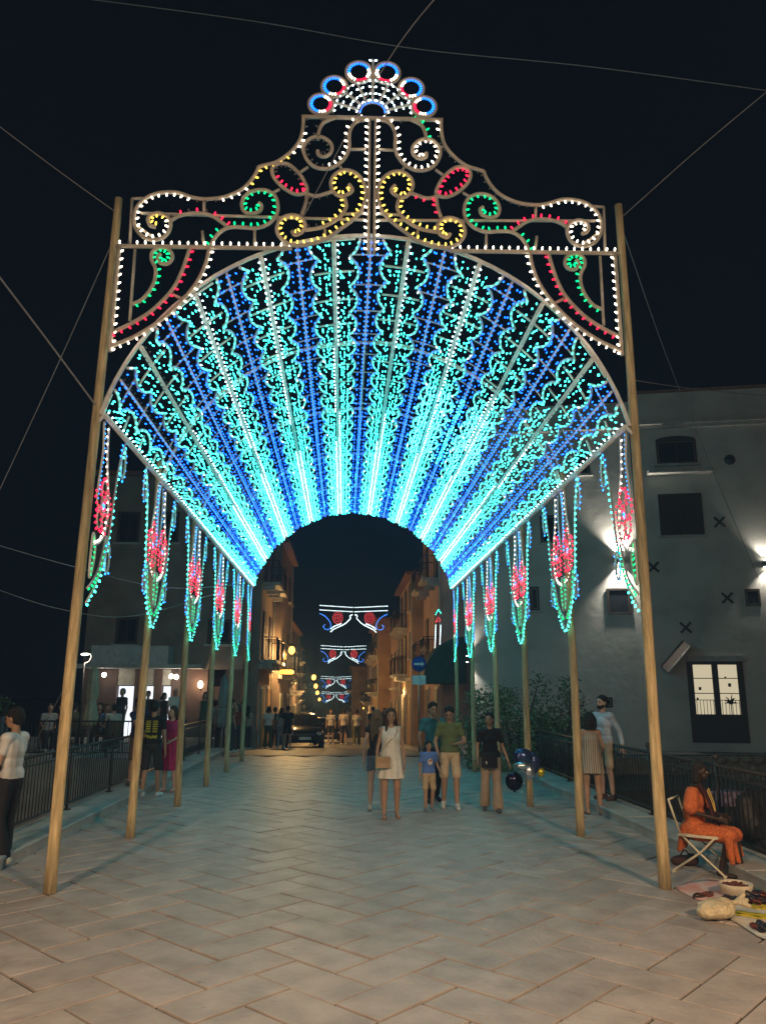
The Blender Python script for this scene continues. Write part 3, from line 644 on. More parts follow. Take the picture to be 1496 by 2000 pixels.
HS = [(1, 31.6, 39, 10.5, m_plast4, 'dusty pink corner house with stone balconies beside the shop awning', .0, 3), (1, 39, 48, 8.6, m_plast3, 'ochre house with balconies next to the pink corner house', .3, 3), (1, 48, 58, 7.5, m_plast4, 'low pink house halfway along the street, palazzo side', 0, 2), (1, 58, 72, 9, m_plast3, 'ochre house behind the low pink house', .5, 3), (1, 72, 92, 8, m_plast2, 'brown house at the far end of the street, palazzo side', 0, 2), (1, 92, 120, 9, m_plast3, 'farthest ochre house on the palazzo side of the street', .8, 3),
      (-1, 32.9, 38.4, 10.2, m_plast2, 'brown house between the bar and the lamplit balcony', .0, 3), (-1, 38.4, 46, 10, m_plast2, 'brown house with lamplit balcony behind the bar', .55, 3), (-1, 46, 56, 9, m_plast3, 'ochre house behind the lamplit balcony', 0, 3), (-1, 56, 70, 8.5, m_plast2, 'brown house with three wall lanterns near it', .3, 3), (-1, 70, 90, 9, m_plast3, 'ochre house in the second half of the street, lantern side', 0, 3), (-1, 90, 120, 9.5, m_plast4, 'farthest pink house on the lantern side of the street', .4, 3)]
for i, (sd, ya, yb, h, m, lbl, pr, nf) in enumerate(HS): house(sd, ya, yb, h, m, lbl, i+3, pr, nf, {(n_, 0) for n_ in range(2)} if i in (0, 7) else ())
eb = thing('town_house', 'dark brown block closing the end of the street', 'house', (xs(122), 122, 0))
MB().box((-20, 0, -9), (20, 4, 1.2)).build('wall', m_plast2, eb); MB().box((-20.2, -.3, 1.202), (20.2, 4, 1.4)).build('roof', m_roof, eb)
for k in range(-3, 4): window(eb, k*2.4-.5, k*2.4+.5, -2.2, -.5, 0)
# wall lanterns
m_lan = emit('sodium_lantern', (1, .5, .1), 4)
for i, (px, py, Y, e) in enumerate(((570, 1270, 38.0, 900), (613, 1323, 56, 750), (617, 1340, 66, 600), (620, 1353, 78, 560), (624, 1366, 95, 300))):
    p = at(px, py, Y); wall = xs(Y)-3.7
    t = thing('wall_lantern', ['brightest amber lantern beside the lamplit balcony', 'second amber wall lantern down the street', 'third amber wall lantern down the street', 'fourth amber wall lantern down the street', 'farthest amber wall lantern down the street'][i], 'lantern', p, 0, 'amber lanterns along the street')
    MB().ell((0, 0, 0), (.16, .16, .2)).build('globe', m_lan, t); MB().tube([(0, 0, .21), (0, 0, .3), (wall-p.x, 0, .35)], .025, 6).build('arm', m_iron, t); MB().tube([(0, 0, .19), (0, 0, .28)], [.2, .04], 10).build('cap', m_iron, t)
    point_light('lantern_light', (0, -.05, -.24), (1, .58, .2), e, .15, t)
# warm shop light on the palazzo side of the street
for (x, Y, e) in ((3.2, 45, 130), (2.6, 62, 130), (1.8, 80, 110)):
    t = thing('wall_lantern', 'small amber lamp over a doorway %s' % {45: 'of the ochre balcony house', 62: 'of the house behind the low pink one', 80: 'of the far brown house'}[Y], 'lantern', (x, Y, zs(Y)+2.9))
    MB().ell((0, 0, 0), (.07, .07, .1)).build('globe', m_lan, t); MB().tube([(0, 0, .1), (.5, 0, .15)], .02, 5).build('arm', m_iron, t); point_light('lantern_light', (-.1, -.1, -.15), (1, .6, .22), e, .1, t)
# --- street garlands
gar = thing('street_garland', '', 'garland', group='light garlands across the street')
def gcoord(x, y): return Vector(((x-720)*.0093, 0, -(y-255)*.0093))
def gpiece(nm, pts, c, step, rb=.02, L=.06, r=.012, smooth=True):
    for mx in (1, -1):
        P = [gcoord(*p) for p in pts]; P = [Vector((p.x*mx, 0, p.z)) for p in P]; P = cr(P, 5) if smooth else P
        o = MB().tube(P, r, 5).build(nm, m_pipe, gar); bulbs('lamps', [(p+Vector((0, -.02, 0)), Vector((random.gauss(0, .1), -.5, .8))) for p, t in walk(P, step, .03)], BUL[c], o, rb, L)
gpiece('top_bar', [(495, 258), (717, 270)], 'C', .14, smooth=False); gpiece('top_bar', [(495, 288), (717, 298)], 'C', .14, smooth=False)
gpiece('blue_scroll', [(495, 312), (532, 330), (562, 365), (570, 395), (555, 415), (530, 413), (520, 395), (538, 380)], 'K', .11)
gpiece('white_scroll', [(712, 318), (695, 325), (700, 340), (688, 355), (660, 380), (620, 400), (590, 415), (570, 432)], 'C', .085)
gpiece('white_scroll', [(640, 378), (610, 388), (585, 400), (572, 415)], 'C', .085)
for mx in (1, -1):
    c = gcoord(615, 338); S = []; q = MB()
    for ring, n in ((.3, 15), (.19, 10), (.07, 4)):
        P = [Vector((mx*c.x+ring*math.cos(a), 0, c.z+ring*1.15*math.sin(a))) for a in np.linspace(0, 2*math.pi, n+1)]; q.tube(P, .014, 5)
        S += [(p, Vector((random.gauss(0, .3), -1, .3))) for p in P[:-1]]
    o = q.build('rose', m_pipe, gar); bulbs('red_lamps', S, BUL['R'], o, .024, .06)
gl = ['nearest', 'second', 'third', 'farthest']
for i, (x0, x1, y0, D) in enumerate(((625, 757, 1181, 48), (627, 715, 1259, 72), (627, 686, 1319, 107), (628, 682, 1349, 116))):
    g = gar if i == 0 else copy_tree(gar); a = at(x0, y0, D); b_ = at(x1, y0+4, D); g.location = (a+b_)/2; s = (b_-a).length/4.2; g.scale = (s, s, s)
    g['label'] = ['first and largest rose garland of lamps strung across the street', 'second rose garland of lamps down the street', 'third rose garland of lamps down the street', 'fourth and smallest rose garland of lamps, deepest in the street'][i]
# small vertical rose ornament by the awning
t = thing('light_ornament', 'narrow hanging lamp ornament with red heart above the awning', 'light ornament', at(851, 1215, 31))
for nm, pts, c in (('stem', [(-.05, 0, -1.1), (0, 0, -.1)], 'C'), ('stem', [(.14, 0, -1.1), (.2, 0, -.1)], 'C'), ('heart', [(0, 0, .0), (.2, 0, .05), (.1, 0, .2), (0, 0, .0)], 'R'), ('tip', [(0, 0, .3), (.1, 0, .5), (.25, 0, .3)], 'T')):
    P = [Vector(p) for p in pts]; o = MB().tube(P, .014, 5).build(nm, m_pipe, t); bulbs('lamps', [(p, Vector((0, -1, .2))) for p, q_ in walk(P, .08)], BUL[c], o, .018, .05)

# lamplit balcony with a satellite dish
p = at(552, 1308, 39.2); lb = thing('balcony', 'lamplit ochre balcony projecting beside the brightest lantern', 'balcony', (0, 0, 0))
bw0 = at(534, 1308, 39.2).x; bw1 = at(572, 1308, 39.2).x
m_lamplit = mat('lamplight_yellow_render', (.6, .4, .12), .8, scale=3)  # lantern's yellow light put into the colour of balcony and dish
MB().box((bw0-.4, 39.2, p.z-.22), (bw1, 41.0, p.z)).build('slab', m_lamplit, lb)
MB().box((bw0-.5, 39.25, p.z-.6), (bw0+.16, 41, at(535, 1240, 39.2).z)).build('wall_pier', m_lamplit, lb)
q = MB(); bars(q, bw0+.2, bw1-.03, 39.24, p.z, p.z+.8, .12, .01); q.tube([(bw0+.16, 39.24, p.z+.8), (bw1-.03, 39.24, p.z+.8), (bw1-.03, 41, p.z+.8)], .02, 6); q.build('balcony_rail', m_iron, lb)
c = at(551, 1281, 39.5); sd_ = thing('satellite_dish', 'round satellite dish above the lamplit balcony rail', 'satellite dish', c)
q = MB(); n = 20; V = []; F = []
for i, (r, y) in enumerate(((.02, .06), (.14, .045), (.24, .015), (.26, .0), (.24, .03), (.02, .08))): V += [(r*math.cos(2*math.pi*j/n), y, r*math.sin(2*math.pi*j/n)) for j in range(n)]
for i in range(5): F += [(i*n+j, i*n+(j+1) % n, (i+1)*n+(j+1) % n, (i+1)*n+j) for j in range(n)]
q.add(V, F, True); q.build('dish', m_lamplit, sd_); MB().tube([(0, .06, 0), (0, .1, -.3), (0, .1, p.z-c.z)], .02, 6).build('mast', m_iron, sd_); MB().tube([(0, .05, -.2), (0, -.2, -.05)], .012, 5).build('feed_arm', m_iron, sd_)
# ------------------------------------------------------------------ people
def remesh(mb, vox, name, m, parent, smooth=3, kind=None, label=None):
    me = mb.mesh(name+'_src', m); o = bpy.data.objects.new('tmp', me); col.objects.link(o)
    r = o.modifiers.new('r', 'REMESH'); r.mode = 'VOXEL'; r.voxel_size = vox; r.use_smooth_shade = True
    s = o.modifiers.new('s', 'SMOOTH'); s.factor = .5; s.iterations = smooth
    dg = bpy.context.evaluated_depsgraph_get(); dg.update()
    nm = bpy.data.meshes.new_from_object(o.evaluated_get(dg)); nm.name = name
    bpy.data.objects.remove(o); bpy.data.meshes.remove(me)
    nm.materials.clear(); nm.materials.append(m if not isinstance(m, list) else m[0])
    nm.polygons.foreach_set('use_smooth', [True]*len(nm.polygons))
    return obj(name, nm, parent, label=label)
SKIN = {k: mat('skin_'+k, c, .5, var=.06, scale=12, bump=.03) for k, c in dict(fair=(.55, .36, .28), tan=(.42, .25, .17), dark=(.12, .06, .04), brown=(.035, .02, .015)).items()}
HAIR = {k: mat('hair_'+k, c, .8, var=.35, scale=30, bump=.3, stretch=(4, 4, .6)) for k, c in dict(black=(.012, .01, .01), brown=(.05, .028, .018), blond=(.17, .11, .065), grey=(.25, .24, .23)).items()}
_cl = {}
def cloth(c, name=None):
    k = name or 'cloth_%02d_%02d_%02d' % tuple(int(x*99) for x in c)
    return mat(k, c, .85, var=.14, scale=9, bump=.25)
def ring(z, rx, ry, cy_=0., wav=0., nw=9, ph=0., n=36, cx=0.):
    return [Vector((cx+(rx*(1+wav*math.sin(nw*a+ph)))*math.cos(a), cy_+(ry*(1+wav*math.sin(nw*a+ph)))*math.sin(a), z)) for a in np.linspace(0, 2*math.pi, n, endpoint=False)]
def person(label, loc, rot, h, top=None, bottom=None, dress=None, shoes=(.6, .6, .6), skin='tan', hair=('black', 'short'), arms=None, legs=None, female=False, vox=.011, turn=0., nod=0., beard=False, lean=0., group=None, cat='person', thin=1., hands=True, sleeve=.55, shoes_open=False, dresslen=.36, flare=.135, seatp=None, short_leg=.62, wide=1.0, facebits=True, straps=True):
    """local: facing -y, z up, unit height scaled by h. arms: [(elbow, wrist) left(-x), right(+x)], legs: [(hip?, knee, ankle, toe)]"""
    t = thing('person', label, cat, loc, rot, group)
    S = lambda p: Vector(p)*h
    sw = (.083 if female else .098)*thin
    hipz = .515; dz = 0.
    seat = seatp or 0.
    hd = (Matrix.Rotation(turn, 3, 'Z') @ Matrix.Rotation(nod, 3, 'X'))
    neck0 = Vector((0, 0, .855))
    def H(p): return neck0+hd @ (Vector(p)-neck0)
    def LN(p):   # lean of upper body about the hips (x axis)
        v = Vector(p)-Vector((0, 0, hipz)); v = Matrix.Rotation(lean, 3, 'X') @ v; return v+Vector((0, 0, hipz+seat))
    A = arms or [((-.128, .015, .645), (-.135, -.03, .49)), ((.128, .015, .645), (.135, -.03, .49))]
    G = legs or [((-.06, -.012, .285), (-.066, .012, .045), (-.078, -.085, .018)), ((.06, -.012, .285), (.066, .012, .045), (.078, -.085, .018))]
    lm = Matrix.Rotation(lean, 3, 'X')
    def E(mb, c, r, inf=0., head=False):
        c = Vector(c)
        if head: mb.ell(S(LN(H(c))), [(x)*h+inf for x in r], lm @ hd, 12, 9)
        else: mb.ell(S(LN(c)), [x*h+inf for x in r], lm, 12, 9)
    def Cp(mb, a, b_, r0, r1, inf=0.): mb.cap(S(a), S(b_), r0*h+inf, r1*h+inf, 10)
    sh = [LN((-sw, .0, .805)), LN((sw, .0, .805))]
    el = [LN(A[i][0]) for i in (0, 1)]; wr_ = [LN(A[i][1]) for i in (0, 1)]
    hp = [Vector((-.052, 0, hipz+seat)), Vector((.052, 0, hipz+seat))]
    def torso(mb, inf=0., upper=True):
        E(mb, (0, .004, .735), (.093*thin if not female else .08, .06, .09), inf); E(mb, (0, 0, .645), ((.083 if not female else .07)*thin, .056*thin, .085), inf)
        E(mb, (0, .006, .55), ((.09 if not female else .095)*thin, .064, .072), inf)
        if upper:
            mb.cap(S(sh[0]), S(sh[1]), .035*h+inf, .035*h+inf, 12)
            if not inf: mb.cap(S(LN((0, .005, .79))), S(LN((0, .0, .845))), .045*h, .03*h, 10)
            else: mb.cap(S(LN((0, .005, .79))), S(LN((0, .004, .812))), .045*h+inf*.5, .038*h, 10)
        if female:
            for sx in (-1, 1): E(mb, (sx*.036, -.045, .735), (.034, .03, .034), inf)
    def arm(mb, i, f0, f1, inf=0., ru=.026, rl=.021, rw=.015):
        a, b_, c = sh[i], el[i], wr_[i]; tot = 2.
        if f0 < 1: q = a.lerp(b_, min(1, f1)); Cp(mb, a, q, ru*1.08*(1 if not female else .86), (ru+(rl-ru)*min(1, f1))*(1 if not female else .86), inf)
        if f1 > 1: Cp(mb, b_, b_.lerp(c, f1-1), rl*(1 if not female else .86), (rl+(rw-rl)*(f1-1))*(1 if not female else .9), inf)
    def leg(mb, i, f1, inf=0., end=None, thick=1.):
        k, an = Vector(G[i][0]), Vector(G[i][1])
        Cp(mb, hp[i], hp[i].lerp(k, min(1, f1)), .05*thick, (.05+(.034-.05)*min(1, f1))*thick, inf)
        if f1 > 1:
            if end: Cp(mb, k, k.lerp(an, f1-1), .036*thick, end, inf)
            else:
                md = k.lerp(an, .35)+Vector((0, .008, 0)); Cp(mb, k, md, .032, .033, inf); Cp(mb, md, k.lerp(an, f1-1), .033, .033+(.0195-.033)*(f1-1.35)/.65, inf)
    b = MB(); torso(b); 
    E(b, (0, -.008, .94), (.0425, .052, .06), 0, True); E(b, (0, -.024, .907), (.033, .034, .036), 0, True); E(b, (0, -.06, .926), (.0085, .013, .014), 0, True)
    for sx in (-1, 1): E(b, (sx*.043, .0, .93), (.007, .013, .018), 0, True)
    b.cap(S(LN((0, .006, .82))), S(LN(H((0, .004, .90)))), .03*h, .028*h, 10)
    for i in (0, 1):
        arm(b, i, 0, 2); leg(b, i, 2)
        an, toe = Vector(G[i][1]), Vector(G[i][2]); hl = an+(an-toe).normalized()*.02*Vector((1, 1, 0)).length; hl.z = an.z-.018
        Cp(b, hl, toe, .022, .017); Cp(b, an, hl, .02, .02)
        d = (wr_[i]-el[i]).normalized(); sx = -1 if i == 0 else 1
        fwd = Vector((0, -1, 0)); fwd = (fwd-d*fwd.dot(d)); fwd = fwd.normalized() if fwd.length > .2 else Vector((1, 0, 0))
        inn = d.cross(fwd)*(1 if sx > 0 else -1); inn.normalize()
        if inn.x*sx > 0 and abs(d.z) > .5: inn = -inn
        pc = wr_[i]+d*.028
        for q in (-.011, 0, .011): Cp(b, wr_[i]+d*.008+fwd*q*.7, wr_[i]+d*.05+fwd*q, .0085, .0085)
        if hands:
            for q, ln in ((-.0165, .036), (-.0055, .045), (.0055, .048), (.0165, .042)):
                b0 = wr_[i]+d*.055-fwd*q*-1; m1 = b0+d*ln*.55+inn*.004; e1 = m1+(d*.7+inn*.7).normalized()*ln*.5
                Cp(b, b0, m1, .0056, .0052); Cp(b, m1, e1, .0052, .0046)
            th0 = wr_[i]+d*.02+fwd*.013; Cp(b, th0, th0+(d*.6+fwd*.65+inn*.3)*.03, .0075, .0062); Cp(b, th0+(d*.6+fwd*.65+inn*.3)*.03, th0+(d*1.3+fwd*.8+inn*.6)*.035, .0062, .005)
    remesh(b, vox, 'body', SKIN[skin], t, 2)
    if facebits:
        for sx in (-1, 1):
            q = MB(); E(q, (sx*.0175, -.0545, .9385), (.0075, .005, .0045), 0, True); q.build('eye', HAIR['black'], t)
            q = MB(); E(q, (sx*.0185, -.0555, .9505), (.012, .005, .0028), 0, True); q.build('eyebrow', HAIR['black'], t)
        q = MB(); E(q, (0, -.0565, .9), (.014, .005, .0045), 0, True); q.build('mouth', mat('lips', (.25, .08, .07), .5), t)
    # clothes
    if top:
        q = MB(); torso(q, .012, sleeve > -1)
        if sleeve > 0:
            for i in (0, 1): arm(q, i, 0, sleeve, .014)
        E(q, (0, .004, .575), (.094*thin, .064, .06), .014)
        remesh(q, vox, 'top' if sleeve < .1 else 'shirt', cloth(top), t, 2)
    if bottom:
        kind, cc = bottom; q = MB(); E(q, (0, .006, .535), ((.092 if not female else .097)*thin, .066, .06), .01)
        fl = dict(shorts=(short_leg, None, .9), trousers=(1.93, .036, 1.05), wide=(1.93, .055, 1.1), jeans=(1.95, .028, 1.0))[kind]
        for i in (0, 1):
            leg(q, i, fl[0], .012, fl[1], fl[2]*wide)
            if kind == 'shorts': k__ = hp[i].lerp(Vector(G[i][0]), fl[0]); sxx = -1 if i == 0 else 1; Cp(q, hp[i].lerp(Vector(G[i][0]), .35), k__+Vector((sxx*.006, 0, 0)), .046, .05, 0)
        remesh(q, vox, 'shorts' if kind == 'shorts' else 'trousers', cloth(cc), t, 2)
    if dress:
        q = MB(); k_ = dresslen
        rg = [(.815, .055, .045, 0), (.79, .088, .066, 0), (.74, .094, .092, .01), (.66, .088, .08, .015), (.58, .1, .078, .03), (.5, .108, .084, .05)]
        st = 5
        for j in range(1, st+1): f = j/st; rg.append((.5+(k_-.5)*f, .108+(flare-.108)*f, .084+(flare*.8-.084)*f, .05+.03*f))
        q.loft([[S(LN(p)) for p in ring(z, rx, ry, -.004, wv, 9, .4)] for z, rx, ry, wv in rg])
        if straps: q.cap(S(LN((-.068, .002, .802))), S(LN((.068, .002, .802))), .041*h, .041*h, 10)
        remesh(q, vox*.9, 'dress', dress if not isinstance(dress, tuple) else cloth(dress), t, 1)
    if shoes:
        for i in (0, 1):
            q = MB(); an, toe = Vector(G[i][1]), Vector(G[i][2]); hl = an+(an-toe).normalized()*.025; hl.z = an.z-.02
            if shoes_open: q.cap(S(hl)-Vector((0, 0, .02*h)), S(toe)-Vector((0, 0, .012*h)), .018*h, .02*h)
            else: Cp(q, hl, toe, .027, .021); Cp(q, an+Vector((0, 0, -.005)), (hl+toe)/2, .026, .022)
            q.build('shoe', cloth(shoes), t)
    hc, hs = hair
    if hs:
        q = MB(); E(q, (0, .008, .963), (.049, .056, .05), .004, True)
        E(q, (0, .024, .94), (.049, .046, .056), .004, True)
        rh = random.Random(int(h*1000)+len(label))
        for _ in range(26):
            a = rh.uniform(-2.9, 2.9)+math.pi/2; e_ = rh.uniform(.1, 1.45); pp = Vector((.047*math.cos(e_)*math.cos(a), .008+.053*math.cos(e_)*math.sin(a), .962+.048*math.sin(e_)))
            if pp.y < -.03 and pp.z < .975: continue
            q.cap(S(LN(H(pp))), S(LN(H(pp+Vector((rh.uniform(-.012, .012), rh.uniform(-.012, .012), rh.uniform(-.004, .006)))))), .008*h, .0045*h, 6)
        if hs in ('long', 'side', 'bob', 'full'):
            n_ = dict(long=.7, side=.74, bob=.86, full=.84)[hs]
            for k in range(7):
                x = -.042+.014*k; 
                if hs == 'side' and k < 2: x -= .006
                p0 = H((x, .03, .93)); p1 = (Vector((x*1.25, .055, (n_+.93)/2))); p2 = Vector((x*1.1, .05, n_))
                q.cap(S(LN(p0)), S(LN(p1)), .02*h, .02*h, 8); q.cap(S(LN(p1)), S(LN(p2)), .02*h, .011*h, 8)
            for sx in (-1, 1): q.cap(S(LN(H((sx*.042, -.008, .955)))), S(LN(H((sx*.05, .0, .885)))), .014*h, .015*h, 8)
            if hs == 'side': q.cap(S(LN((-.045, -.015, .88))), S(LN((-.05, -.05, .77))), .018*h, .012*h, 8)
            if hs == 'full': E(q, (0, .02, .92), (.075, .07, .085), 0, True)
        if hs == 'bun': E(q, (0, .06, .95), (.025, .025, .025), 0, True)
        remesh(q, max(.008, vox*.8), 'hair', HAIR[hc], t, 2)
    if beard:
        q = MB(); E(q, (0, -.034, .893), (.033, .03, .022), .003, True); E(q, (0, -.02, .905), (.0375, .03, .03), .001, True); remesh(q, .008, 'beard', HAIR[hc], t, 1)
    return t
STR = lambda s, k=1: [((-.06, -.03*s-.012, .285), (-.064, -.09*s+.012, .047), (-.072, -.09*s-.085, .02)), ((.06, .01*s-.02, .285), (.064, .11*s+.012, .06), (.072, .11*s-.07, .018))][::k]
def STRm(s):   # other leg forward
    a = STR(s); f = lambda p: (-p[0], p[1], p[2]); return [tuple(f(p) for p in a[1]), tuple(f(p) for p in a[0])]
def S3(px, py, z=0.): p = atz(px, py, z); return (p.x, p.y, z)
# woman in white dress
wd = person('woman in a sleeveless white dress with tan crossbody bag, walking', S3(763, 1598), R(2), 1.68, dress=(.74, .7, .62), shoes=(.3, .17, .1), shoes_open=True, skin='tan', hair=('brown', 'side'), female=True, legs=STR(.25), dresslen=.36, flare=.13, arms=[((-.125, .02, .65), (-.14, .0, .5)), ((.122, .015, .65), (.128, -.01, .5))])
bgo = thing('handbag', 'tan leather crossbody bag on the white dress', 'bag', wd.location, wd.rotation_euler.z)
MB().box((-.26, -.24, .78), (-.03, -.15, .95), bev=.02).build('pouch', cloth((.45, .3, .18)), bgo); MB().box((-.262, -.247, .87), (-.028, -.16, .955), bev=.015).build('flap', cloth((.42, .27, .15)), bgo)
MB().tube(cr([(-.24, -.19, .94), (-.1, -.17, 1.12), (.06, -.135, 1.28), (.1, -.05, 1.41), (.06, .1, 1.36)]), .008, 6).build('strap', cloth((.45, .3, .18)), bgo)
person('woman seen from behind in black top and denim shorts, long fair hair', S3(735, 1583), R(176), 1.64, top=(.02, .02, .025), sleeve=-.5, bottom=('shorts', (.1, .15, .22)), short_leg=.42, shoes=(.6, .58, .55), skin='fair', hair=('blond', 'long'), female=True, legs=STR(.5), facebits=False)
by = person('small boy in a blue printed t-shirt and khaki shorts', S3(838, 1584), R(8), 1.13, top=(.1, .2, .52), bottom=('shorts', (.5, .36, .22)), short_leg=.8, shoes=(.25, .25, .28), skin='tan', hair=('black', 'short'), legs=STR(.6), wide=1.04, vox=.009, arms=[((-.13, .02, .65), (-.14, .0, .5)), ((.135, .01, .66), (.15, -.08, .57))])
q = MB(); q.ell((0, -.098, .8), (.045, .014, .055)); q.build('shirt_print', cloth((.65, .6, .55)), by); q = MB(); q.ell((0, -.106, .82), (.028, .012, .022)); q.build('shirt_print', cloth((.6, .2, .08)), by)
person('man in an olive green polo and beige shorts looking down at his phone', S3(880, 1580), R(-4), 1.71, top=(.13, .17, .07), bottom=('shorts', (.6, .46, .3)), short_leg=.8, wide=1.04, shoes=(.62, .6, .58), skin='tan', hair=('black', 'short'), legs=STRm(.6), nod=R(22), turn=R(-8), arms=[((-.15, .0, .65), (-.12, -.05, .52)), ((.15, -.03, .655), (.07, -.13, .64))])
person('man in a teal t-shirt with his hand at his mouth', S3(846, 1566), R(12), 1.76, top=(.03, .16, .2), bottom=('jeans', (.02, .03, .05)), shoes=(.03, .03, .035), skin='tan', hair=('black', 'short'), legs=STR(.7), arms=[((-.15, .0, .66), (-.13, -.03, .51)), ((.12, -.09, .69), (.02, -.1, .845))], nod=R(10))
bw = person('woman in a black v-neck top and wide beige trousers', S3(960, 1584), R(-6), 1.6, top=(.012, .012, .018), sleeve=.6, bottom=('wide', (.5, .36, .26)), shoes=(.12, .11, .12), skin='tan', hair=('black', 'bun'), female=True, legs=STRm(.8), turn=R(-22), thin=1.12, arms=[((-.135, .03, .66), (-.135, -.02, .52)), ((.14, .05, .65), (.19, .03, .51))])
bgo = thing('handbag', 'black shoulder bag hanging in front of the black-topped woman', 'bag', bw.location, bw.rotation_euler.z)
MB().box((-.17, -.26, .72), (.1, -.16, .96), bev=.025).build('pouch', cloth((.012, .012, .014)), bgo); MB().ell((-.09, -.262, .8), (.018, .012, .03)).build('buckle', mat('steel', (.6, .6, .6), .3, metal=1), bgo); MB().tube(cr([(-.14, -.2, .95), (-.04, -.17, 1.15), (.09, -.1, 1.31), (.1, .06, 1.25)]), .01, 6).build('strap', cloth((.012, .012, .014)), bgo)
def stripes():
    m = mat('striped_cotton', (.42, .36, .28), .85, var=.1, scale=5); nt = m.node_tree; N = nt.nodes; wv = N.new('ShaderNodeTexWave'); wv.bands_direction = 'X'; wv.inputs['Scale'].default_value = 9; wv.inputs['Distortion'].default_value = 2
    tc = N.new('ShaderNodeTexCoord'); nt.links.new(tc.outputs['Object'], wv.inputs[0]); mx = N.new('ShaderNodeMix'); mx.data_type = 'RGBA'; mx.inputs[6].default_value = (.5, .44, .36, 1); mx.inputs[7].default_value = (.22, .17, .13, 1); nt.links.new(wv.outputs[0], mx.inputs[0]); nt.links.new(mx.outputs[2], N['Principled BSDF'].inputs['Base Color']); return m
person('woman in a striped strapless dress with full black hair, seen from behind', S3(1160, 1590), R(172), 1.62, dress=stripes(), straps=False, dresslen=.4, flare=.13, shoes=(.05, .04, .04), shoes_open=True, skin='tan', hair=('black', 'full'), female=True, facebits=False, arms=[((-.13, .0, .66), (-.13, -.09, .6)), ((.128, .015, .65), (.13, -.02, .5))])
person('bearded man in a pale blue shirt leaning on the railing', S3(1186, 1562, .14), R(-60), 1.76, top=(.5, .56, .66), sleeve=1.75, bottom=('shorts', (.45, .36, .26)), short_leg=.8, shoes=(.08, .05, .04), skin='fair', hair=('black', 'short'), beard=True, arms=[((-.14, -.03, .66), (-.08, -.12, .6)), ((.15, .06, .66), (.2, .04, .52))])
person('man in a white t-shirt and dark trousers by the terrace-side kerb', S3(3, 1690), R(-100), 1.74, top=(.6, .6, .6), bottom=('trousers', (.02, .015, .02)), shoes=(.62, .58, .5), skin='tan', hair=('black', 'short'), legs=STR(.4), nod=R(12), arms=[((-.13, -.02, .65), (-.12, -.06, .5)), ((.13, -.02, .65), (.12, -.07, .5))])
bt = person('man seen from behind in black t-shirt with yellow lettering and dark shorts', S3(291, 1556), R(178), 1.76, top=(.01, .01, .012), bottom=('shorts', (.03, .032, .035)), short_leg=.9, wide=1.04, shoes=(.6, .6, .6), skin='tan', hair=('black', 'short'), facebits=False, legs=[((-.075, -.012, .285), (-.1, .012, .045), (-.11, -.085, .018)), ((.06, -.012, .285), (.075, .012, .045), (.085, -.085, .018))])
my = mat('yellow_print', (.75, .7, .06), .7, bump=0)
q = MB()
for k in range(7):
    for sx in (-1, 1): q.box((sx*.065-.045, .118, 1.38-k*.033), (sx*.065+.045, .135, 1.392-k*.033))
for k, (x, z) in enumerate(((-.1, 1.1), (-.065, 1.09), (-.03, 1.1), (.01, 1.085), (.05, 1.1), (.09, 1.11))):
    q.tube([(x-.012, .134, z-.03), (x, .136, z+.03)], .007, 4); q.tube([(x, .136, z+.03), (x+.015, .134, z-.03+.02*(k % 2))], .007, 4)
q.build('shirt_print', my, bt, kind='stuff')
person('woman in a long magenta dress with dark hair standing at the railing', S3(329, 1546), R(-14), 1.64, dress=(.42, .02, .11), dresslen=.25, flare=.1, shoes=(.3, .1, .1), shoes_open=True, skin='fair', hair=('brown', 'long'), female=True, turn=R(-20), arms=[((-.12, -.0, .66), (-.05, -.1, .6)), ((.12, .0, .66), (.06, -.1, .6))])
person('man in a navy t-shirt resting one hand on the terrace-side railing', S3(262, 1535, .14), R(60), 1.68, top=(.015, .02, .07), bottom=('shorts', (.12, .08, .06)), short_leg=.8, shoes=(.1, .1, .1), skin='tan', hair=('black', 'short'), turn=R(-20), arms=[((-.15, -.1, .7), (-.17, -.24, .6)), ((.13, .0, .65), (.13, -.03, .5))])
# seated vendor
def robe_mat():
    m = mat('orange_print_cotton', (.55, .12, .03), .85, var=.3, scale=42, c2=(.72, .19, .06), bump=.5); return m
VL = Vector(S3(1375, 1712)); VL = Vector((VL.x+.08, VL.y+.12, 0)); VR = R(52)
v = thing('person', 'seated vendor in an orange printed robe on a white folding chair', 'person', VL, VR)
v.scale = (.86, .86, .84)
b = MB(); hh = 1.68
def cp(mb, a, c, r0, r1): mb.cap(a, c, r0, r1, 12)
HPz = .5
b.ell((0, .1, HPz+.03), (.17, .15, .13)); b.ell((0, .1, .72), (.14, .11, .17)); b.ell((0, .07, .95), (.15, .11, .17)); cp(b, (-.16, .06, 1.06), (.16, .06, 1.06), .06, .06); cp(b, (0, .05, 1.1), (0, .0, 1.22), .05, .048)
HC = Vector((0, -.03, 1.3)); hr = Matrix.Rotation(R(14), 3, 'X')
b.ell(HC, (.072, .088, .102), hr); b.ell(HC+Vector((0, -.035, -.055)), (.056, .058, .06), hr); b.ell(HC+Vector((0, -.098, -.02)), (.016, .02, .022), hr)
for sx in (-1, 1): b.ell(HC+Vector((sx*.073, .0, -.012)), (.012, .022, .03))
kn = [(-.1, -.34, .52), (.11, -.36, .5)]; an = [(-.08, -.2, .08), (.05, -.42, .08)]
for i, sx in ((0, -1), (1, 1)):
    cp(b, (sx*.09, .06, HPz), kn[i], .085, .06); cp(b, kn[i], an[i], .056, .034); cp(b, (an[i][0], an[i][1]+.03, .045), (an[i][0]+sx*.03, an[i][1]-.17, .03), .036, .028)
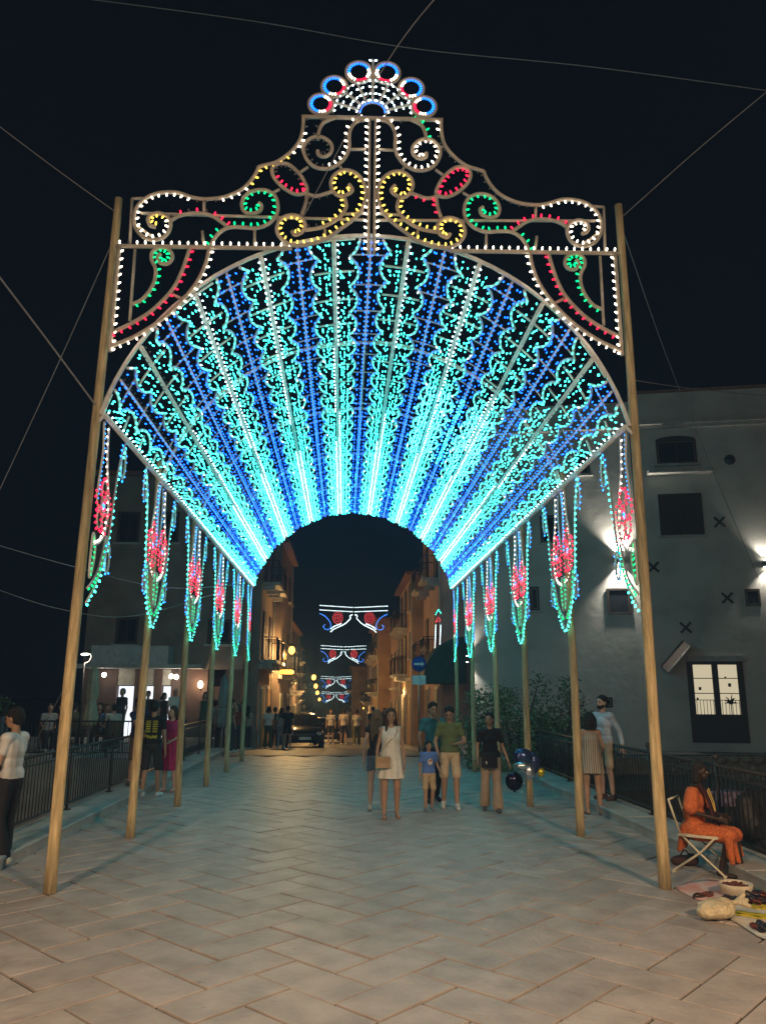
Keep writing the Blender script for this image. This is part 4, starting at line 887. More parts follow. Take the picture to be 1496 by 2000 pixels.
el_ = [(-.25, .08, .8), (.24, .02, .8)]; wr2 = [(-.1, -.2, .72), (.1, -.22, .74)]
for i, sx in ((0, -1), (1, 1)):
    cp(b, (sx*.16, .06, 1.05), el_[i], .048, .038); cp(b, el_[i], wr2[i], .036, .024); wv_ = Vector(wr2[i]); d = (wv_-Vector(el_[i])).normalized(); sd = Vector((0, 0, 1)); sd = (sd-d*sd.dot(d)).normalized(); nn = d.cross(sd)
    for q_ in (-.02, 0, .02): cp(b, wv_+d*.01+sd*q_*.6, wv_+d*.085+sd*q_, .014, .014)
    for q_, ln in ((-.03, .06), (-.01, .075), (.01, .08), (.03, .07)):
        m1 = wv_+d*(.09+ln*.5)+sd*q_; cp(b, wv_+d*.09+sd*q_, m1, .0095, .009); cp(b, m1, m1+(d*.6-sd*.6)*ln*.5, .009, .008)
    cp(b, wv_+d*.03+sd*.02, wv_+d*.08+sd*.06, .012, .009)
remesh(b, .009, 'body', SKIN['brown'], v, 2)
q = MB(); rm = robe_mat()
q.ell((0, .1, .56), (.2, .18, .15)); q.ell((0, .1, .74), (.175, .14, .18)); q.ell((0, .075, .93), (.175, .13, .16)); cp(q, (-.17, .06, 1.04), (.17, .06, 1.04), .075, .075)
for i, sx in ((0, -1), (1, 1)): cp(q, (sx*.17, .06, 1.03), Vector((sx*.17, .06, 1.03)).lerp(Vector(el_[i]), .75), .085, .1)
cp(q, (-.09, .05, .53), (-.1, -.34, .53), .12, .1); cp(q, (.09, .05, .53), (.11, -.36, .51), .12, .1); cp(q, (0, -.05, .52), (0, -.33, .5), .12, .1)
for k in range(7): x = -.17+.057*k; cp(q, (x, -.34, .5), (x*1.15, -.37+.05*math.sin(k*2.1), .22+.05*(k % 2)), .06, .035)
for k in range(6): x = -.15+.06*k; cp(q, (x, .2, .58), (x*1.25, .27, .3+.04*(k % 2)), .05, .03)
remesh(q, .013, 'robe', rm, v, 1)
q = MB()
for k in range(9): a = R(-20+27*k); q.cap(HC+Vector((math.cos(a)*.07, math.sin(a)*.06+.03, .04)), HC+Vector((math.cos(a)*.09, math.sin(a)*.08+.05, -.14)), .026, .016)
q.ell(HC+Vector((0, .025, .05)), (.09, .1, .09)); q.ell(HC+Vector((0, .06, .0)), (.075, .06, .08)); remesh(q, .01, 'hair', HAIR['black'], v, 2)
q = MB()
for k in range(6): q.tube(cr([(-.12+.02*k, -.02, 1.13), (-.05+.015*k, -.1, .95), (-.02+.02*k, -.14, .74), (.0+.02*k, -.2, .58)]), .017, 6)
q.build('scarf', mat('plum_scarf', (.05, .012, .02), .8), v)
MB().tube(cr([(.05, -.1, 1.08), (.1, -.14, .9), (.09, -.15, .78), (.05, -.13, .9), (.02, -.09, 1.06)]), .009, 6).build('yellow_lanyard', cloth((.6, .42, .1)), v)
for sx in (-1, 1): MB().ell(HC+hr @ Vector((sx*.03, -.083, .012)), (.012, .007, .008)).build('eye', mat('eye_white', (.5, .45, .4), .3), v)
MB().ell(HC+hr @ Vector((0, -.094, -.06)), (.022, .008, .008)).build('mouth', mat('lips_dark', (.1, .03, .03), .5), v)
# background people: a few prototypes, then single copies with own look
def bgp(label, pos, rot, h, **k): return person(label, pos, rot, h, vox=.02, hands=False, facebits=False, **k)
def SP_(px, Y): p = at(px, 1430, Y); return (p.x, Y, .28 if p.x < -4.9 and Y < 30.2 else zs(Y))
CR = [
 ('person in dark clothes at the edge of the chatting group by the parked car', 496, 34.5, 20, 1.72, dict(top=(.03, .03, .035), bottom=('jeans', (.02, .02, .025)))),
 ('person in a grey shirt inside the chatting group by the parked car', 507, 36.0, 200, 1.7, dict(top=(.3, .3, .3), bottom=('jeans', (.03, .03, .03)))),
 ('person in a white shirt and green trousers with back turned, by the parked car', 524, 34.0, 178, 1.68, dict(top=(.6, .62, .62), bottom=('wide', (.04, .07, .02)), hair=('black', 'bob'))),
 ('person in black with arms close, between white shirt and parked car', 537, 35.0, 150, 1.68, dict(top=(.02, .02, .025), bottom=('jeans', (.02, .02, .02)))),
 ('person in pale grey top and light jeans in the chatting group', 549, 33.6, 170, 1.62, dict(top=(.4, .42, .46), bottom=('jeans', (.2, .24, .3)), hair=('brown', 'long'), female=True)),
 ('person in black shorts set beside the front of the parked car', 562, 33.2, 185, 1.7, dict(top=(.02, .02, .02), bottom=('shorts', (.02, .02, .02)))),
 ('man in a white shirt and dark shorts walking in the middle of the street', 646, 40.5, 4, 1.74, dict(top=(.5, .45, .42), bottom=('shorts', (.04, .04, .04)), legs=STR(.7))),
 ('man in a loose pale shirt and shorts walking in the street', 671, 40.0, 182, 1.76, dict(top=(.55, .46, .4), bottom=('shorts', (.05, .05, .06)), legs=STRm(.7))),
 ('person in a cream top and olive trousers walking behind the white dress', 697, 39.0, 180, 1.7, dict(top=(.5, .44, .34), bottom=('trousers', (.12, .12, .05)), legs=STR(.8))),
 ('man in a dark shirt with pale collar walking away up the street', 728, 36.0, 182, 1.74, dict(top=(.05, .05, .06), bottom=('jeans', (.03, .03, .04)), legs=STR(.6))),
 ('woman with red-brown hair walking behind the white dress', 751, 35.0, 6, 1.66, dict(top=(.12, .05, .04), bottom=('jeans', (.03, .03, .04)), hair=('brown', 'long'), female=True)),
 ('person in dark clothes far down the street near the second car', 612, 44.0, 0, 1.7, dict(top=(.2, .13, .1), bottom=('jeans', (.03, .03, .04)))),
 ('woman in a red top by the terrace planters near the last gallery pole', 462, 29.0, -20, 1.64, dict(top=(.25, .04, .03), bottom=('jeans', (.04, .04, .05)), hair=('brown', 'long'), female=True)),
 ('man in a brown shirt chatting near the last terrace-side pole', 452, 27.2, 120, 1.74, dict(top=(.16, .1, .06), bottom=('jeans', (.04, .04, .05)))),
 ('woman in a white dress near the closed grey parasol', 446, 29.6, -30, 1.62, dict(dress=(.5, .48, .45), hair=('brown', 'long'), female=True)),
 ('man in a black shirt between the fifth and last terrace-side poles', 471, 30.5, 40, 1.76, dict(top=(.02, .02, .02), bottom=('jeans', (.05, .06, .08)))),
 ('woman in a beige top beside the bar building corner', 484, 31.5, 150, 1.64, dict(top=(.42, .34, .26), bottom=('jeans', (.04, .05, .07)), hair=('black', 'long'), female=True)),
 ('man in a pale blue shirt standing before the brown piers of the bar', 418, 28.6, 200, 1.75, dict(top=(.3, .36, .42), bottom=('jeans', (.03, .03, .04)))),
 ('woman in a dark green dress before the globe lamp', 398, 28.2, 10, 1.63, dict(dress=(.03, .08, .05), hair=('brown', 'bob'), female=True)),
 ('person in a grey top standing behind the fourth terrace-side pole', 430, 28.0, 30, 1.68, dict(top=(.2, .2, .22), bottom=('jeans', (.03, .03, .04)))),
]
for lbl, px, Y, ro, h, kw in CR: bgp(lbl, SP_(px, Y), R(ro), h, group='people strolling at the street mouth', **kw)
def ST_(px, Y, z=.28): p = at(px, 1390, Y); return (p.x, Y, z)
for lbl, px, Y, ro, h, kw in [
 ('bald man in a white shirt standing at the bar entrance', 341, 27.0, 40, 1.76, dict(top=(.6, .58, .55), bottom=('jeans', (.03, .03, .04)), hair=('grey', None), sleeve=.7)),
 ('grey-haired man in a dark waistcoat in front of the lit bar opening', 237, 27.0, -30, 1.74, dict(top=(.05, .05, .055), bottom=('jeans', (.03, .03, .03)), hair=('grey', 'short'))),
 ('woman with dark hair standing under the lit bar doorway', 320, 27.6, 60, 1.6, dict(top=(.04, .04, .04), bottom=('jeans', (.03, .03, .03)), hair=('black', 'bob'), female=True)),
 ('person in a dark top with a cap in front of the middle bar opening', 288, 27.4, 10, 1.66, dict(top=(.03, .03, .04), bottom=('jeans', (.03, .03, .03))))]:
    bgp(lbl, ST_(px, Y), R(ro), h, group='people standing at the bar', **kw)
SIT = [((-.055, -.25, .5), (-.055, -.23, .26), (-.055, -.33, .24)), ((.055, -.25, .5), (.055, -.23, .26), (.055, -.33, .24))]
def sitter(label, px, Y, ro, c, hair, female=False):
    x, y, z = ST_(px, Y); p = person(label, (x, y, z-.36), R(ro), 1.66, vox=.022, hands=False, facebits=False, top=c, bottom=('jeans', (.04, .04, .05)), legs=SIT, hair=hair, female=female, group='people seated on the bar terrace', arms=[((-.13, -.02, .66), (-.08, -.14, .6)), ((.13, -.02, .66), (.08, -.14, .6))])
    ch = thing('cafe_chair', 'wicker cafe chair under the '+label.replace('seated ', ''), 'chair', (x, y, z), R(ro), 'terrace cafe chairs')
    MB().box((-.22, -.2, .4), (.22, .2, .45)).build('seat', m_wick, ch); MB().box((-.22, .2, .45), (.22, .24, .85)).build('backrest', m_wick, ch)
    for sx in (-.2, .2):
        for sy in (-.18, .2): MB().tube([(sx, sy, 0), (sx, sy, .42)], .015, 5).build('leg', m_wick, ch)
m_wick = mat('brown_wicker', (.12, .08, .05), .8, scale=40)
for a in [('seated woman in a blue top beside the closed parasol', 208, 23.2, 60, (.08, .14, .24), ('brown', 'long'), True), ('seated person in white behind the navy-shirted man', 224, 23.0, 200, (.45, .43, .4), ('black', 'short')), ('seated person in a red shirt left of the closed parasol', 122, 23.4, -50, (.22, .05, .05), ('brown', 'bob'), True), ('seated person in grey near the planter box', 98, 23.2, 30, (.3, .3, .3), ('black', 'short')), ('seated woman in dark red near the lit opening', 196, 24.6, 0, (.1, .03, .04), ('black', 'long'), True), ('seated person in olive by the terrace fence', 148, 24.8, 170, (.12, .12, .08), ('black', 'short'))]: sitter(*a)
# ------------------------------------------------------------------ smaller things
m_wt = mat('white_tube', (.6, .55, .42), .4)
ch = thing('folding_chair', 'white tubular folding chair under the seated vendor', 'chair', VL, VR)
for sx in (-1, 1):
    MB().tube(cr([(sx*.2, -.23, .02), (sx*.2, -.22, .05), (sx*.2, .0, .24), (sx*.2, .2, .43)], 4), .012, 8).build('leg', m_wt, ch)
    MB().tube(cr([(sx*.21, .3, .02), (sx*.21, .28, .05), (sx*.21, .0, .25), (sx*.21, -.17, .42)], 4), .012, 8).build('leg', m_wt, ch)
for y, x in ((-.23, .2), (.3, .21)): MB().tube([(-x, y, .02), (x, y, .02)], .012, 8).build('floor_bar', m_wt, ch)
MB().box((-.22, -.2, .405), (.22, .22, .43), bev=.008).build('seat', m_wt, ch)
for sx in (-1, 1): MB().tube([(sx*.2, .2, .43), (sx*.2, .3, .78)], .012, 8).build('back_post', m_wt, ch)
MB().tube([(-.2, .3, .78), (.2, .3, .78)], .012, 8).build('backrest', m_wt, ch)
def sheet(pts, name, lbl, m, z=.006, th=.008, cat='cloth', wav=.008):
    P = [Vector(S3(*p)) for p in pts]; c = sum(P, Vector())/len(P); V = []; F = []; n = len(P)*6
    out = cr(P, 6, True); rn = random.Random(len(lbl))
    out = [p+Vector((rn.uniform(-.015, .015), rn.uniform(-.02, .02), 0)) for p in out]
    rings = [1, .8, .55, .3]
    for f in rings: V += [(c.x+(p.x-c.x)*f, c.y+(p.y-c.y)*f, z+th+rn.uniform(0, wav)) for p in out]
    n = len(out); V.append((c.x, c.y, z+th))
    V += [(p.x, p.y, z) for p in out]; o = len(rings)*n
    for k in range(3):
        for j in range(n): F.append((k*n+j, k*n+(j+1) % n, (k+1)*n+(j+1) % n, (k+1)*n+j))
    for j in range(n): F.append((3*n+j, 3*n+(j+1) % n, o)); F.append((o+1+j, o+1+(j+1) % n, (j+1) % n, j))
    q = MB(); q.add(V, F, True); return q.build(name, m, None, label=lbl, cat=cat)
sheet([(1322, 1733), (1380, 1722), (1425, 1728), (1437, 1750), (1400, 1764), (1352, 1755)], 'cloth', 'pale blue and pink cloth spread in front of the folding chair', mat('pink_cloth', (.62, .6, .62), .9, c2=(.6, .2, .15), scale=4, var=.05))
sheet([(1378, 1768), (1420, 1748), (1500, 1738), (1640, 1750), (1720, 1850), (1600, 1870), (1496, 1838), (1430, 1798)], 'cloth', 'large white cloth covered with dark bead jewellery', mat('white_cloth', (.6, .56, .5), .9))
my2 = mat('yellow_cloth', (.5, .4, .02), .9)
sheet([(1425, 1790), (1500, 1802), (1560, 1815), (1560, 1806), (1500, 1794), (1432, 1785)], 'cloth_strip', 'long yellow cloth strip across the white vendor cloth', my2, .02)
sheet([(1460, 1776), (1500, 1782), (1570, 1790), (1570, 1780), (1500, 1772)], 'cloth_strip', 'short yellow cloth strip next to the bead heaps', my2, .02)
mbd = [mat('dark_beads', (.03, .015, .012), .35), mat('red_brown_beads', (.12, .025, .015), .35), mat('blue_black_beads', (.02, .02, .04), .3)]
rn = random.Random(3); k = 0
for (px, py, n_, hp_) in ((1455, 1752, 6, 'right behind the white bead bowl'), (1480, 1757, 6, 'two steps past the white bead bowl'), (1430, 1765, 4, 'between bowl and knotted plastic bag'), (1465, 1768, 5, 'touching the short yellow strip'), (1490, 1772, 4, 'beyond the short yellow strip'), (1498, 1824, 5, 'at the free corner of the white cloth'), (1478, 1815, 3, 'below the long yellow strip'), (1372, 1752, 2, 'on the pink and blue cloth'), (1520, 1765, 4, 'at the far side of the white cloth')):
    for j in range(n_):
        c = Vector(S3(px+rn.uniform(-12, 12), py+rn.uniform(-4, 4))); c.z = .02+.012*j; q = MB(); ra = rn.uniform(.035, .07); rb = ra*rn.uniform(.6, 1)
        P = [Vector((ra*math.cos(a)*(1+.15*math.sin(3*a+j)), rb*math.sin(a), .008*math.sin(2*a+j))) for a in np.linspace(0, 2*math.pi, 15)[:-1]]
        q.tube(P, .011, 6, True)
        for p in P: q.ell(p, (.015, .015, .014), n=6, m=4)
        q.build('bead_necklace', mbd[k % 3], None, label=['dark', 'red-brown', 'blue-black'][k % 3]+' bead necklace in the heap '+hp_, cat='necklace', group='bead necklaces for sale', loc=c, rot=rn.uniform(0, 3)); k += 1
bw_ = thing('basket', 'round white bowl filled with dark red beads', 'bowl', S3(1438, 1752))
pr = [(.09, 0), (.13, .03), (.155, .09), (.16, .13), (.15, .128), (.12, .05), (.05, .03)]
q = MB(); n = 24; V = [(r*math.cos(2*math.pi*j/n), r*math.sin(2*math.pi*j/n), z) for r, z in pr for j in range(n)]; q.add(V, [(i*n+j, i*n+(j+1) % n, (i+1)*n+(j+1) % n, (i+1)*n+j) for i in range(len(pr)-1) for j in range(n)], True); q.build('bowl', mat('white_bowl', (.6, .52, .4), .6), bw_)
q = MB()
for _ in range(90): a = rn.uniform(0, 6.28); r = .125*math.sqrt(rn.random()); q.ell((r*math.cos(a), r*math.sin(a), .085+rn.uniform(0, .03)), (.018, .018, .014), n=6, m=4)
q.build('beads', mbd[1], bw_, kind='stuff')
pb = thing('plastic_bag', 'knotted cream plastic bag lying on the paving', 'bag', S3(1400, 1796))
q = MB(); q.ell((0, 0, .085), (.17, .13, .085)); q.ell((.07, .02, .1), (.11, .1, .08)); q.ell((-.1, -.02, .07), (.09, .09, .065)); q.cap((.09, 0, .11), (.17, 0, .14), .05, .02)
for a_, b2_ in ((.05, .2), (-.05, .19), (0, .22), (.09, .16), (-.09, .15)): q.cap((.17, 0, .14), (.26, a_, b2_-.02), .012, .02)
for k in range(9): a = k*.7; q.cap((.16, 0, .14), (.15*math.cos(a), .11*math.sin(a), .125), .01, .016)
remesh(q, .012, 'bag_body', mat('cream_plastic', (.62, .52, .34), .35, spec=.5, bump=.9, scale=9), pb, 1)
p = Vector(S3(1470, 1672)); bk = thing('backpack', 'bulky black backpack leaning near the seated vendor', 'backpack', (p.x, p.y, .145 if p.x > 3.95 else 0), R(15))
q = MB(); q.ell((0, 0, .28), (.2, .15, .28)); q.ell((0, -.1, .2), (.15, .1, .17)); q.ell((0, .02, .48), (.15, .12, .12)); remesh(q, .015, 'pack', mat('black_nylon', (.012, .012, .014), .6), bk, 2)
MB().tube(cr([(-.08, 0, .58), (0, -.02, .66), (.08, 0, .58)]), .012, 6).build('handle', mat('black_nylon', (.012, .012, .014), .6), bk); MB().box((-.1, -.205, .1), (.1, -.185, .24), bev=.01).build('pocket', mat('black_nylon', (.012, .012, .014), .6), bk)
p = Vector(S3(1428, 1655, 0)); bx_ = thing('display_case', 'patterned violet box standing behind the vendor on legs', 'box', (p.x+.1, p.y+.25, .145), R(20))
MB().box((-.2, -.12, .34), (.2, .12, .52), bev=.01).build('box', mat('violet_print', (.05, .03, .09), .7, c2=(.25, .2, .32), scale=14, var=.3), bx_)
for sx in (-.17, .17):
    for sy in (-.1, .1): MB().tube([(sx, sy, 0), (sx, sy, .345)], .012, 6).build('leg', m_iron, bx_)
p = Vector(S3(1345, 1695)); q = MB(); q.ell((0, 0, .06), (.16, .08, .06)); q.ell((.08, .02, .07), (.08, .07, .07)); q.ell((-.1, 0, .05), (.06, .06, .05))
sb = thing('cloth_bag', 'small slumped dark cloth bag under the folding chair', 'bag', (p.x, p.y+.1, 0), R(-20)); remesh(q, .012, 'bag_body', mat('dark_red_cloth', (.05, .02, .02), .9), sb, 1); MB().tube(cr([(-.05, 0, .1), (0, .02, .17), (.06, 0, .12)]), .009, 5).build('strap', mat('dark_red_cloth', (.05, .02, .02), .9), sb)
# foil balloons tied to the third pole, palazzo side
BP = Vector((PX+.06, Y0+2*BAY, 0)); m_foil = [mat('navy_foil', (.05, .08, .2), .2, metal=.6, bump=.3, scale=4), mat('silver_foil', (.6, .62, .68), .2, metal=.9, bump=.3, scale=4), mat('black_foil', (.02, .02, .05), .15, metal=.8, bump=.3, scale=4), mat('yellow_foil', (.6, .5, .05), .3, metal=.5, bump=.3, scale=4)]
def balloon(px, py, r, mi, lbl, dy=-.2):
    c = at(px, py, BP.y+dy); t = thing('foil_balloon', lbl, 'balloon', c); rx, rz = r[0]*1.22, r[1]*1.22
    q = MB(); n = 18; rg = []
    for i in range(9):
        ph = math.pi*i/8; pts = []
        for j in range(n): a = 2*math.pi*j/n; wr__ = 1+.05*math.sin(9*a)*math.sin(ph); pts.append(Vector((rx*math.sin(ph)*math.cos(a)*wr__, .5*rx*math.sin(ph)*math.sin(a), rz*math.cos(ph)*wr__)))
        rg.append(pts)
    q.loft(rg); q.build('envelope', m_foil[mi], t)
    e = Vector((BP.x, BP.y, 1.05))-c; MB().tube(cr([(0, 0, -rz*.95), (e.x*.5, e.y*.5, min(-rz, e.z*.5)), (e.x, e.y-.05, e.z)]), .005, 4).build('ribbon', m_foil[1], t); MB().tube([(0, 0, -rz*.93), (0, 0, -rz*1.12)], [.012, .03], 8).build('neck', m_foil[mi], t)
balloon(1021, 1478, (.15, .12), 0, 'navy foil balloon on top of the bunch tied to a pole')
balloon(1021, 1496, (.13, .07), 1, 'silver foil balloon in the middle of the bunch', -.26)
balloon(1004, 1526, (.13, .13), 2, 'round black foil balloon hanging lowest in the bunch', -.3)
balloon(1042, 1490, (.1, .15), 0, 'tall navy foil balloon beside the wooden pole', -.12)
balloon(1034, 1508, (.08, .1), 1, 'small crumpled silver foil balloon', -.3)
balloon(1056, 1508, (.06, .06), 3, 'little yellow and black foil balloon', -.1)
# shrubs on the right bank
m_leaf = mat('dark_green_leaf', (.08, .15, .06), .55, var=.5, scale=3, bump=0); m_bark = mat('shrub_bark', (.08, .06, .045), .9)
def shrub(loc, r, n, lbl, leaf=.11, zb=0., grp='shrubs on the palazzo bank', cat='shrub', nm='shrub', seed=1, par=None):
    rr = random.Random(seed); t = par or thing(nm, lbl, cat, loc, 0, grp); V = []; F = []
    cl = [Vector((rr.gauss(0, .45)*r[0], rr.gauss(0, .45)*r[1], r[2]*(.55+rr.gauss(0, .3)))) for _ in range(16)]
    for i in range(n):
        c = rr.choice(cl); d = Vector((rr.gauss(0, 1), rr.gauss(0, 1), rr.gauss(0, 1))).normalized(); p = c+d*rr.uniform(.2, .5)*min(r)
        u = Vector((rr.gauss(0, 1), rr.gauss(0, 1), rr.gauss(0, .6))).normalized(); w_ = u.cross(d).normalized(); l = leaf*rr.uniform(.6, 1.3); o = len(V)
        V += [p, p+u*l*.5+w_*l*.22, p+u*l, p+u*l*.5-w_*l*.22]; F.append((o, o+1, o+2, o+3))
    q = MB(); q.add([v+Vector((0, 0, zb)) for v in V], F, False); q.build('foliage', m_leaf, t, kind='stuff')
    q = MB()
    for c in cl[:8]: q.tube(cr([(c.x*.1, c.y*.1, 0), (c.x*.5, c.y*.5, c.z*.5+zb*.6), (c.x, c.y, c.z+zb)], 3), [.05*(1-k/7) + .008 for k in range(7)], 5)
    q.build('stem', m_bark, t); return t
for i, (px, py, Y, r, lbl) in enumerate(((945, 1395, 21.5, (.9, .8, 1.7), 'dark leafy shrub beside the last palazzo-side poles'), (1000, 1385, 20.5, (1.2, .9, 2.1), 'tall dark shrub behind the railing near the balloons'), (1060, 1385, 20, (1.1, .9, 2.0), 'broad dark shrub between the balloon pole and second pole'), (1105, 1410, 19.5, (.8, .8, 1.5), 'low dark shrub behind the striped-dress woman'))):
    p = at(px, py, Y); shrub((p.x, Y, -.15), r, 2600, lbl, seed=i+5)
MB().box((4.72, 17.8, -6), (9.5, 24.5, -.15)).build('shrub_bed', m_dark, kind='structure')
shrub((0, 0, 0), (.3, .25, .5), 260, '', .1, .95, seed=77, par=pt)
# terrace parasols and lamp
def parasol(px, Y, z0, h, col_, lbl):
    p = at(px, 1390, Y); t = thing('parasol', lbl, 'parasol', (p.x, Y, z0)); MB().tube([(0, 0, 0), (0, 0, h+.05)], .025, 8).build('pole', m_trim, t); MB().tube([(0, 0, 0), (0, 0, .08)], .25, 16).build('base', m_kerb, t)
    rg = [(.75, .17, .12), (.95, .2, .16), (1.25, .15, .1), (1.35, .12, .05), (1.6, .17, .14), (h-.15, .12, .12), (h, .03, 0)]
    MB().loft([[Vector(v_) for v_ in ring(z, r, r, 0, wv, 8, .3*z, 32)] for z, r, wv in rg]).build('canopy', mat(col_[0], col_[1], .85), t); MB().tube([(.13*math.cos(a), .13*math.sin(a), 1.35) for a in np.linspace(0, 6.28, 13)[:-1]], .012, 5, True).build('tie_strap', m_trim, t)
parasol(177, 22.2, .28, 2.35, ('cream_canvas', (.5, .42, .3)), 'closed cream parasol on the bar terrace')
parasol(436, 27.5, 0, 2.5, ('grey_canvas', (.22, .22, .22)), 'closed grey parasol near the fourth terrace-side pole')
p = at(168, 1278, 23); t = thing('terrace_lamp', 'small white lamp with curved bracket above the closed parasol', 'lamp', (p.x, 23, .28)); z = p.z-.28
MB().tube([(0, 0, 0), (0, 0, z-.25)], .025, 8).build('post', m_iron, t); MB().tube(cr([(0, 0, z-.25), (.12, 0, z-.2), (.16, 0, z-.02), (.02, 0, z+.05)]), .015, 6).build('bracket', m_wt, t); MB().ell((-.02, 0, z), (.12, .12, .035)).build('lamp_disc', emit('lamp_cream', (1, .95, .78), 5), t); point_light('lamp_light', (-.02, -.05, z-.12), (1, .92, .75), 25, .1, t)
# café tables
for i, (px, Y) in enumerate(((215, 23.8), (110, 24.0), (165, 25.5))):
    x, y, z = ST_(px, Y); t = thing('cafe_table', 'small round cafe table '+['between the blue top and white shirt sitters', 'between the red and grey sitters', 'behind the closed cream parasol'][i], 'table', (x, y, z), 0, 'terrace cafe tables')
    MB().tube([(0, 0, .7), (0, 0, .73)], .35, 20).build('table_top', m_wt, t); MB().tube([(0, 0, 0), (0, 0, .7)], .03, 8).build('leg', m_iron, t); MB().tube([(0, 0, 0), (0, 0, .03)], .22, 14).build('base', m_iron, t)
# hood awning and signs at the street corner
A0 = at(905, 1336, 29.2); A1 = at(822, 1336, 29.2); A2 = at(890, 1246, 29.2); wA = A0.x-A1.x; hA = A2.z-A0.z
aw = thing('hood_awning', 'rounded dark green hood awning on the palazzo corner', 'awning', (A0.x, 28.4, A0.z)); q = MB(); n = 13; prf = [(-wA*math.cos(a), hA*math.sin(a)) for a in np.linspace(0, math.pi/2, n)]+[(0, 0)]
V = [(x, 0, z) for x, z in prf]+[(x, 2.2, z) for x, z in prf]; k = len(prf); q.add(V, [tuple(range(k))[::-1], tuple(range(k, 2*k))]+[(i, (i+1) % k, (i+1) % k+k, i+k) for i in range(k-1)], False); q.build('canvas', mat('green_canvas', (.02, .05, .04), .7), aw)
for a in (0, 30, 60, 89): MB().tube([(-wA*math.cos(R(a))*1.005, -.012, hA*math.sin(R(a))*1.005), (-.02, -.012, .02)], .012, 5).build('rib', m_iron, aw)
p = at(818, 1297, 28.2); sg = thing('road_sign', 'round blue arrow road sign on a post beside the awning', 'road sign', (p.x, 28.2, zs(28.2)), R(-8)); z = p.z-zs(28.2)
MB().tube([(0, .04, 0), (0, .04, z+.3)], .03, 8).build('post', mat('galvanised', (.3, .3, .3), .4, metal=.8), sg); MB().tube([(0, 0, z), (0, .02, z)], .27, 24).build('disc', mat('sign_blue', (.02, .1, .4), .4), sg)
q = MB().box((-.17, -.006, z-.035), (.1, -.001, z+.035)); q.add([(.09, -.006, z-.1), (.2, -.006, z), (.09, -.006, z+.1)], [(0, 1, 2)]); q.build('arrow', mat('sign_white', (.75, .75, .75), .4), sg); MB().box((-.24, 0, z-.72), (.24, .02, z-.4)).build('plate', mat('sign_white', (.75, .75, .75), .4), sg)
# cars in the street
m_car = mat('dark_car_paint', (.012, .013, .015), .2, bump=0, spec=.6); m_tyre = mat('tyre', (.02, .02, .02), .9); m_hl = mat('headlight_glass', (.5, .5, .5), .1, bump=0)
def car(pos, ro, lbl):
    t = thing('parked_car', lbl, 'car', pos, ro)
    prof = [(-2.0, .35, .8), (-2.05, .6, .85), (-1.95, .75, .86), (-1.1, .95, .88), (-.95, .98, .88)]; sec = []
    stn = [(-2.02, .36, .62, .74), (-1.9, .28, .78, .82), (-1.2, .24, .93, .86), (-.6, .24, .98, .87), (.6, .24, 1.0, .87), (1.5, .24, 1.0, .85), (1.9, .3, .95, .8), (2.0, .4, .8, .74)]
    rg = []
    for y, zb_, zt_, wx in stn:
        rg.append([Vector((x*wx, y, zb_+(zt_-zb_)*f)) for x, f in ((-.85, 0), (-1, .25), (-1, .7), (-.9, 1), (-.4, 1.03), (.4, 1.03), (.9, 1), (1, .7), (1, .25), (.85, 0))])
    MB().loft(rg).build('body', m_car, t)
    rg = []
    for y, wx, z_ in ((-.95, .76, .94), (-.3, .62, 1.42), (.5, .62, 1.47), (1.3, .6, 1.4), (1.75, .72, .97)):
        rg.append([Vector((-wx*1.05, y, .95)), Vector((-wx, y, z_)), Vector((wx, y, z_)), Vector((wx*1.05, y, .95))])
    MB().loft(rg, smooth=False).build('cabin', m_car, t)
    q = MB(); q.add([(-.7, -.94, .97), (.7, -.94, .97), (.57, -.36, 1.4), (-.57, -.36, 1.4)], [(0, 1, 2, 3)]); q.v = [(x, y-.02, z+.02) for x, y, z in q.v]; q.build('windscreen', m_glass, t)
    wm = MB().tube([(-.1, 0, 0), (.1, 0, 0)], .31, 20).mesh('wheel', m_tyre); rm_ = MB().tube([(-.11, 0, 0), (.11, 0, 0)], .19, 14).mesh('rim', m_pipe)
    for sx in (-.78, .78):
        for sy in (-1.3, 1.25): o = obj('wheel', wm, t, loc=(sx, sy, .31)); obj('rim', rm_, o)
        MB().ell((sx*.78, -1.99, .66), (.13, .06, .08)).build('headlight', m_hl, t); MB().ell((sx*1.17, -.75, 1.0), (.09, .06, .07)).build('wing_mirror', m_car, t)
    MB().box((-.26, -2.09, .42), (.26, -2.05, .53)).build('number_plate', mat('sign_white', (.75, .75, .75), .4), t); MB().box((-.45, -2.06, .56), (.45, -2.0, .66)).build('grille', m_iron, t)
x, y, z = SP_(588, 36.4); car((x, y, z), R(8), 'dark car parked among the chatting group')
x, y, z = SP_(640, 49); car((x, y, z), R(4), 'second dark car deeper in the street behind the walkers')
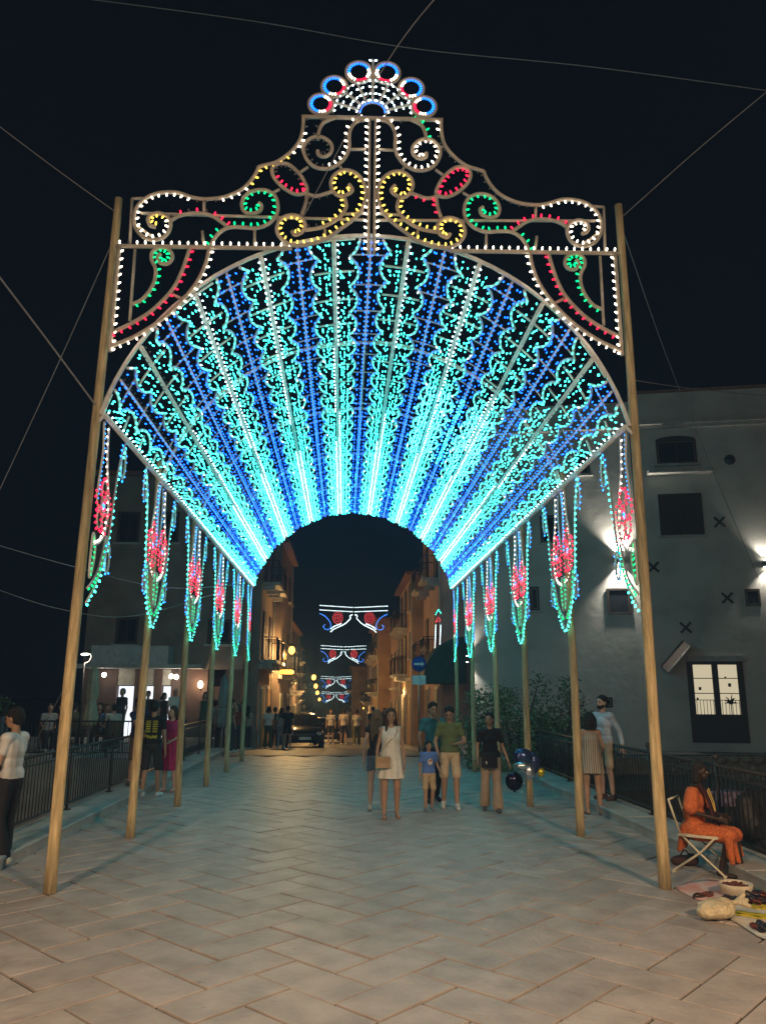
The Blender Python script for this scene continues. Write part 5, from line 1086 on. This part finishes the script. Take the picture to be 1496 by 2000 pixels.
# overhead cables
m_cab = mat('grey_cable', (.24, .24, .25), .7, bump=0)
def cable(pts, r, lbl): MB().tube(cr([at(*p) for p in pts], 10), r, 5).build('overhead_cable', m_cab, None, label=lbl, cat='cable')
cable([(900, -60, 6.6), (760, 115, 7.3), (592, 425, 8.2)], .006, 'thin steel guy wire running over the shell crest to the scrolls')
cable([(150, -5, 13), (500, 42, 13), (810, 95, 13), (1150, 130, 13), (1520, 180, 13)], .009, 'long sagging cable passing behind the shell crest')
cable([(1520, 160, 8.2), (1370, 285, 8.35), (1205, 432, 8.43)], .006, 'taut guy wire from the top of the palazzo-side front pole')
cable([(-20, 232, 8.2), (110, 330, 8.3), (232, 418, 8.43)], .006, 'taut guy wire from the top of the terrace-side front pole')
cable([(-20, 515, 7.2), (90, 660, 7.9), (188, 792, 8.4)], .011, 'thick pale cable running to the middle of the terrace-side front pole')
cable([(-20, 1060, 12), (150, 1108, 13), (330, 1148, 14), (480, 1140, 18)], .008, 'slack cable crossing behind the terrace-side brackets')
cable([(-20, 1146, 12), (120, 1190, 13), (260, 1203, 14), (420, 1160, 17)], .007, 'lower slack cable crossing behind the terrace-side poles')
cable([(1212, 440, 8.5), (1330, 770, 15), (1480, 1130, 24)], .007, 'guy wire slanting from front pole down past the palazzo windows')
cable([(1232, 742, 8.5), (1360, 760, 12), (1520, 775, 16)], .007, 'cable leaving the palazzo-side front pole at mid height')
cable([(226, 460, 8.43), (110, 720, 8.6), (-20, 1000, 8.8)], .005, 'faint guy wire from terrace-side front pole toward the kerb')
cable([(150, 1300, 9), (60, 1470, 12), (45, 1520, 13)], .006, 'short dark wire from terrace-side front pole down to the bank')
cable([(500, 1250, 32), (522, 1300, 33), (536, 1318, 34)], .012, 'looped cable hanging on the bar building corner')
# ------------------------------------------------------------------ lens glare imitated by an added blue volume
hz = MB().box((-60, -14, -13), (60, 140, 13)).build('glare_volume', None, kind='stuff')
mh = bpy.data.materials.new('glare_haze'); mh.use_nodes = True; nt = mh.node_tree; nt.nodes.remove(nt.nodes['Principled BSDF'])
pv = nt.nodes.new('ShaderNodeVolumePrincipled'); pv.inputs['Color'].default_value = (.28, .55, 1, 1); pv.inputs['Density'].default_value = .0026; nt.links.new(pv.outputs[0], nt.nodes['Material Output'].inputs['Volume'])
hz.data.materials.clear(); hz.data.materials.append(mh); cy.volume_bounces = 0
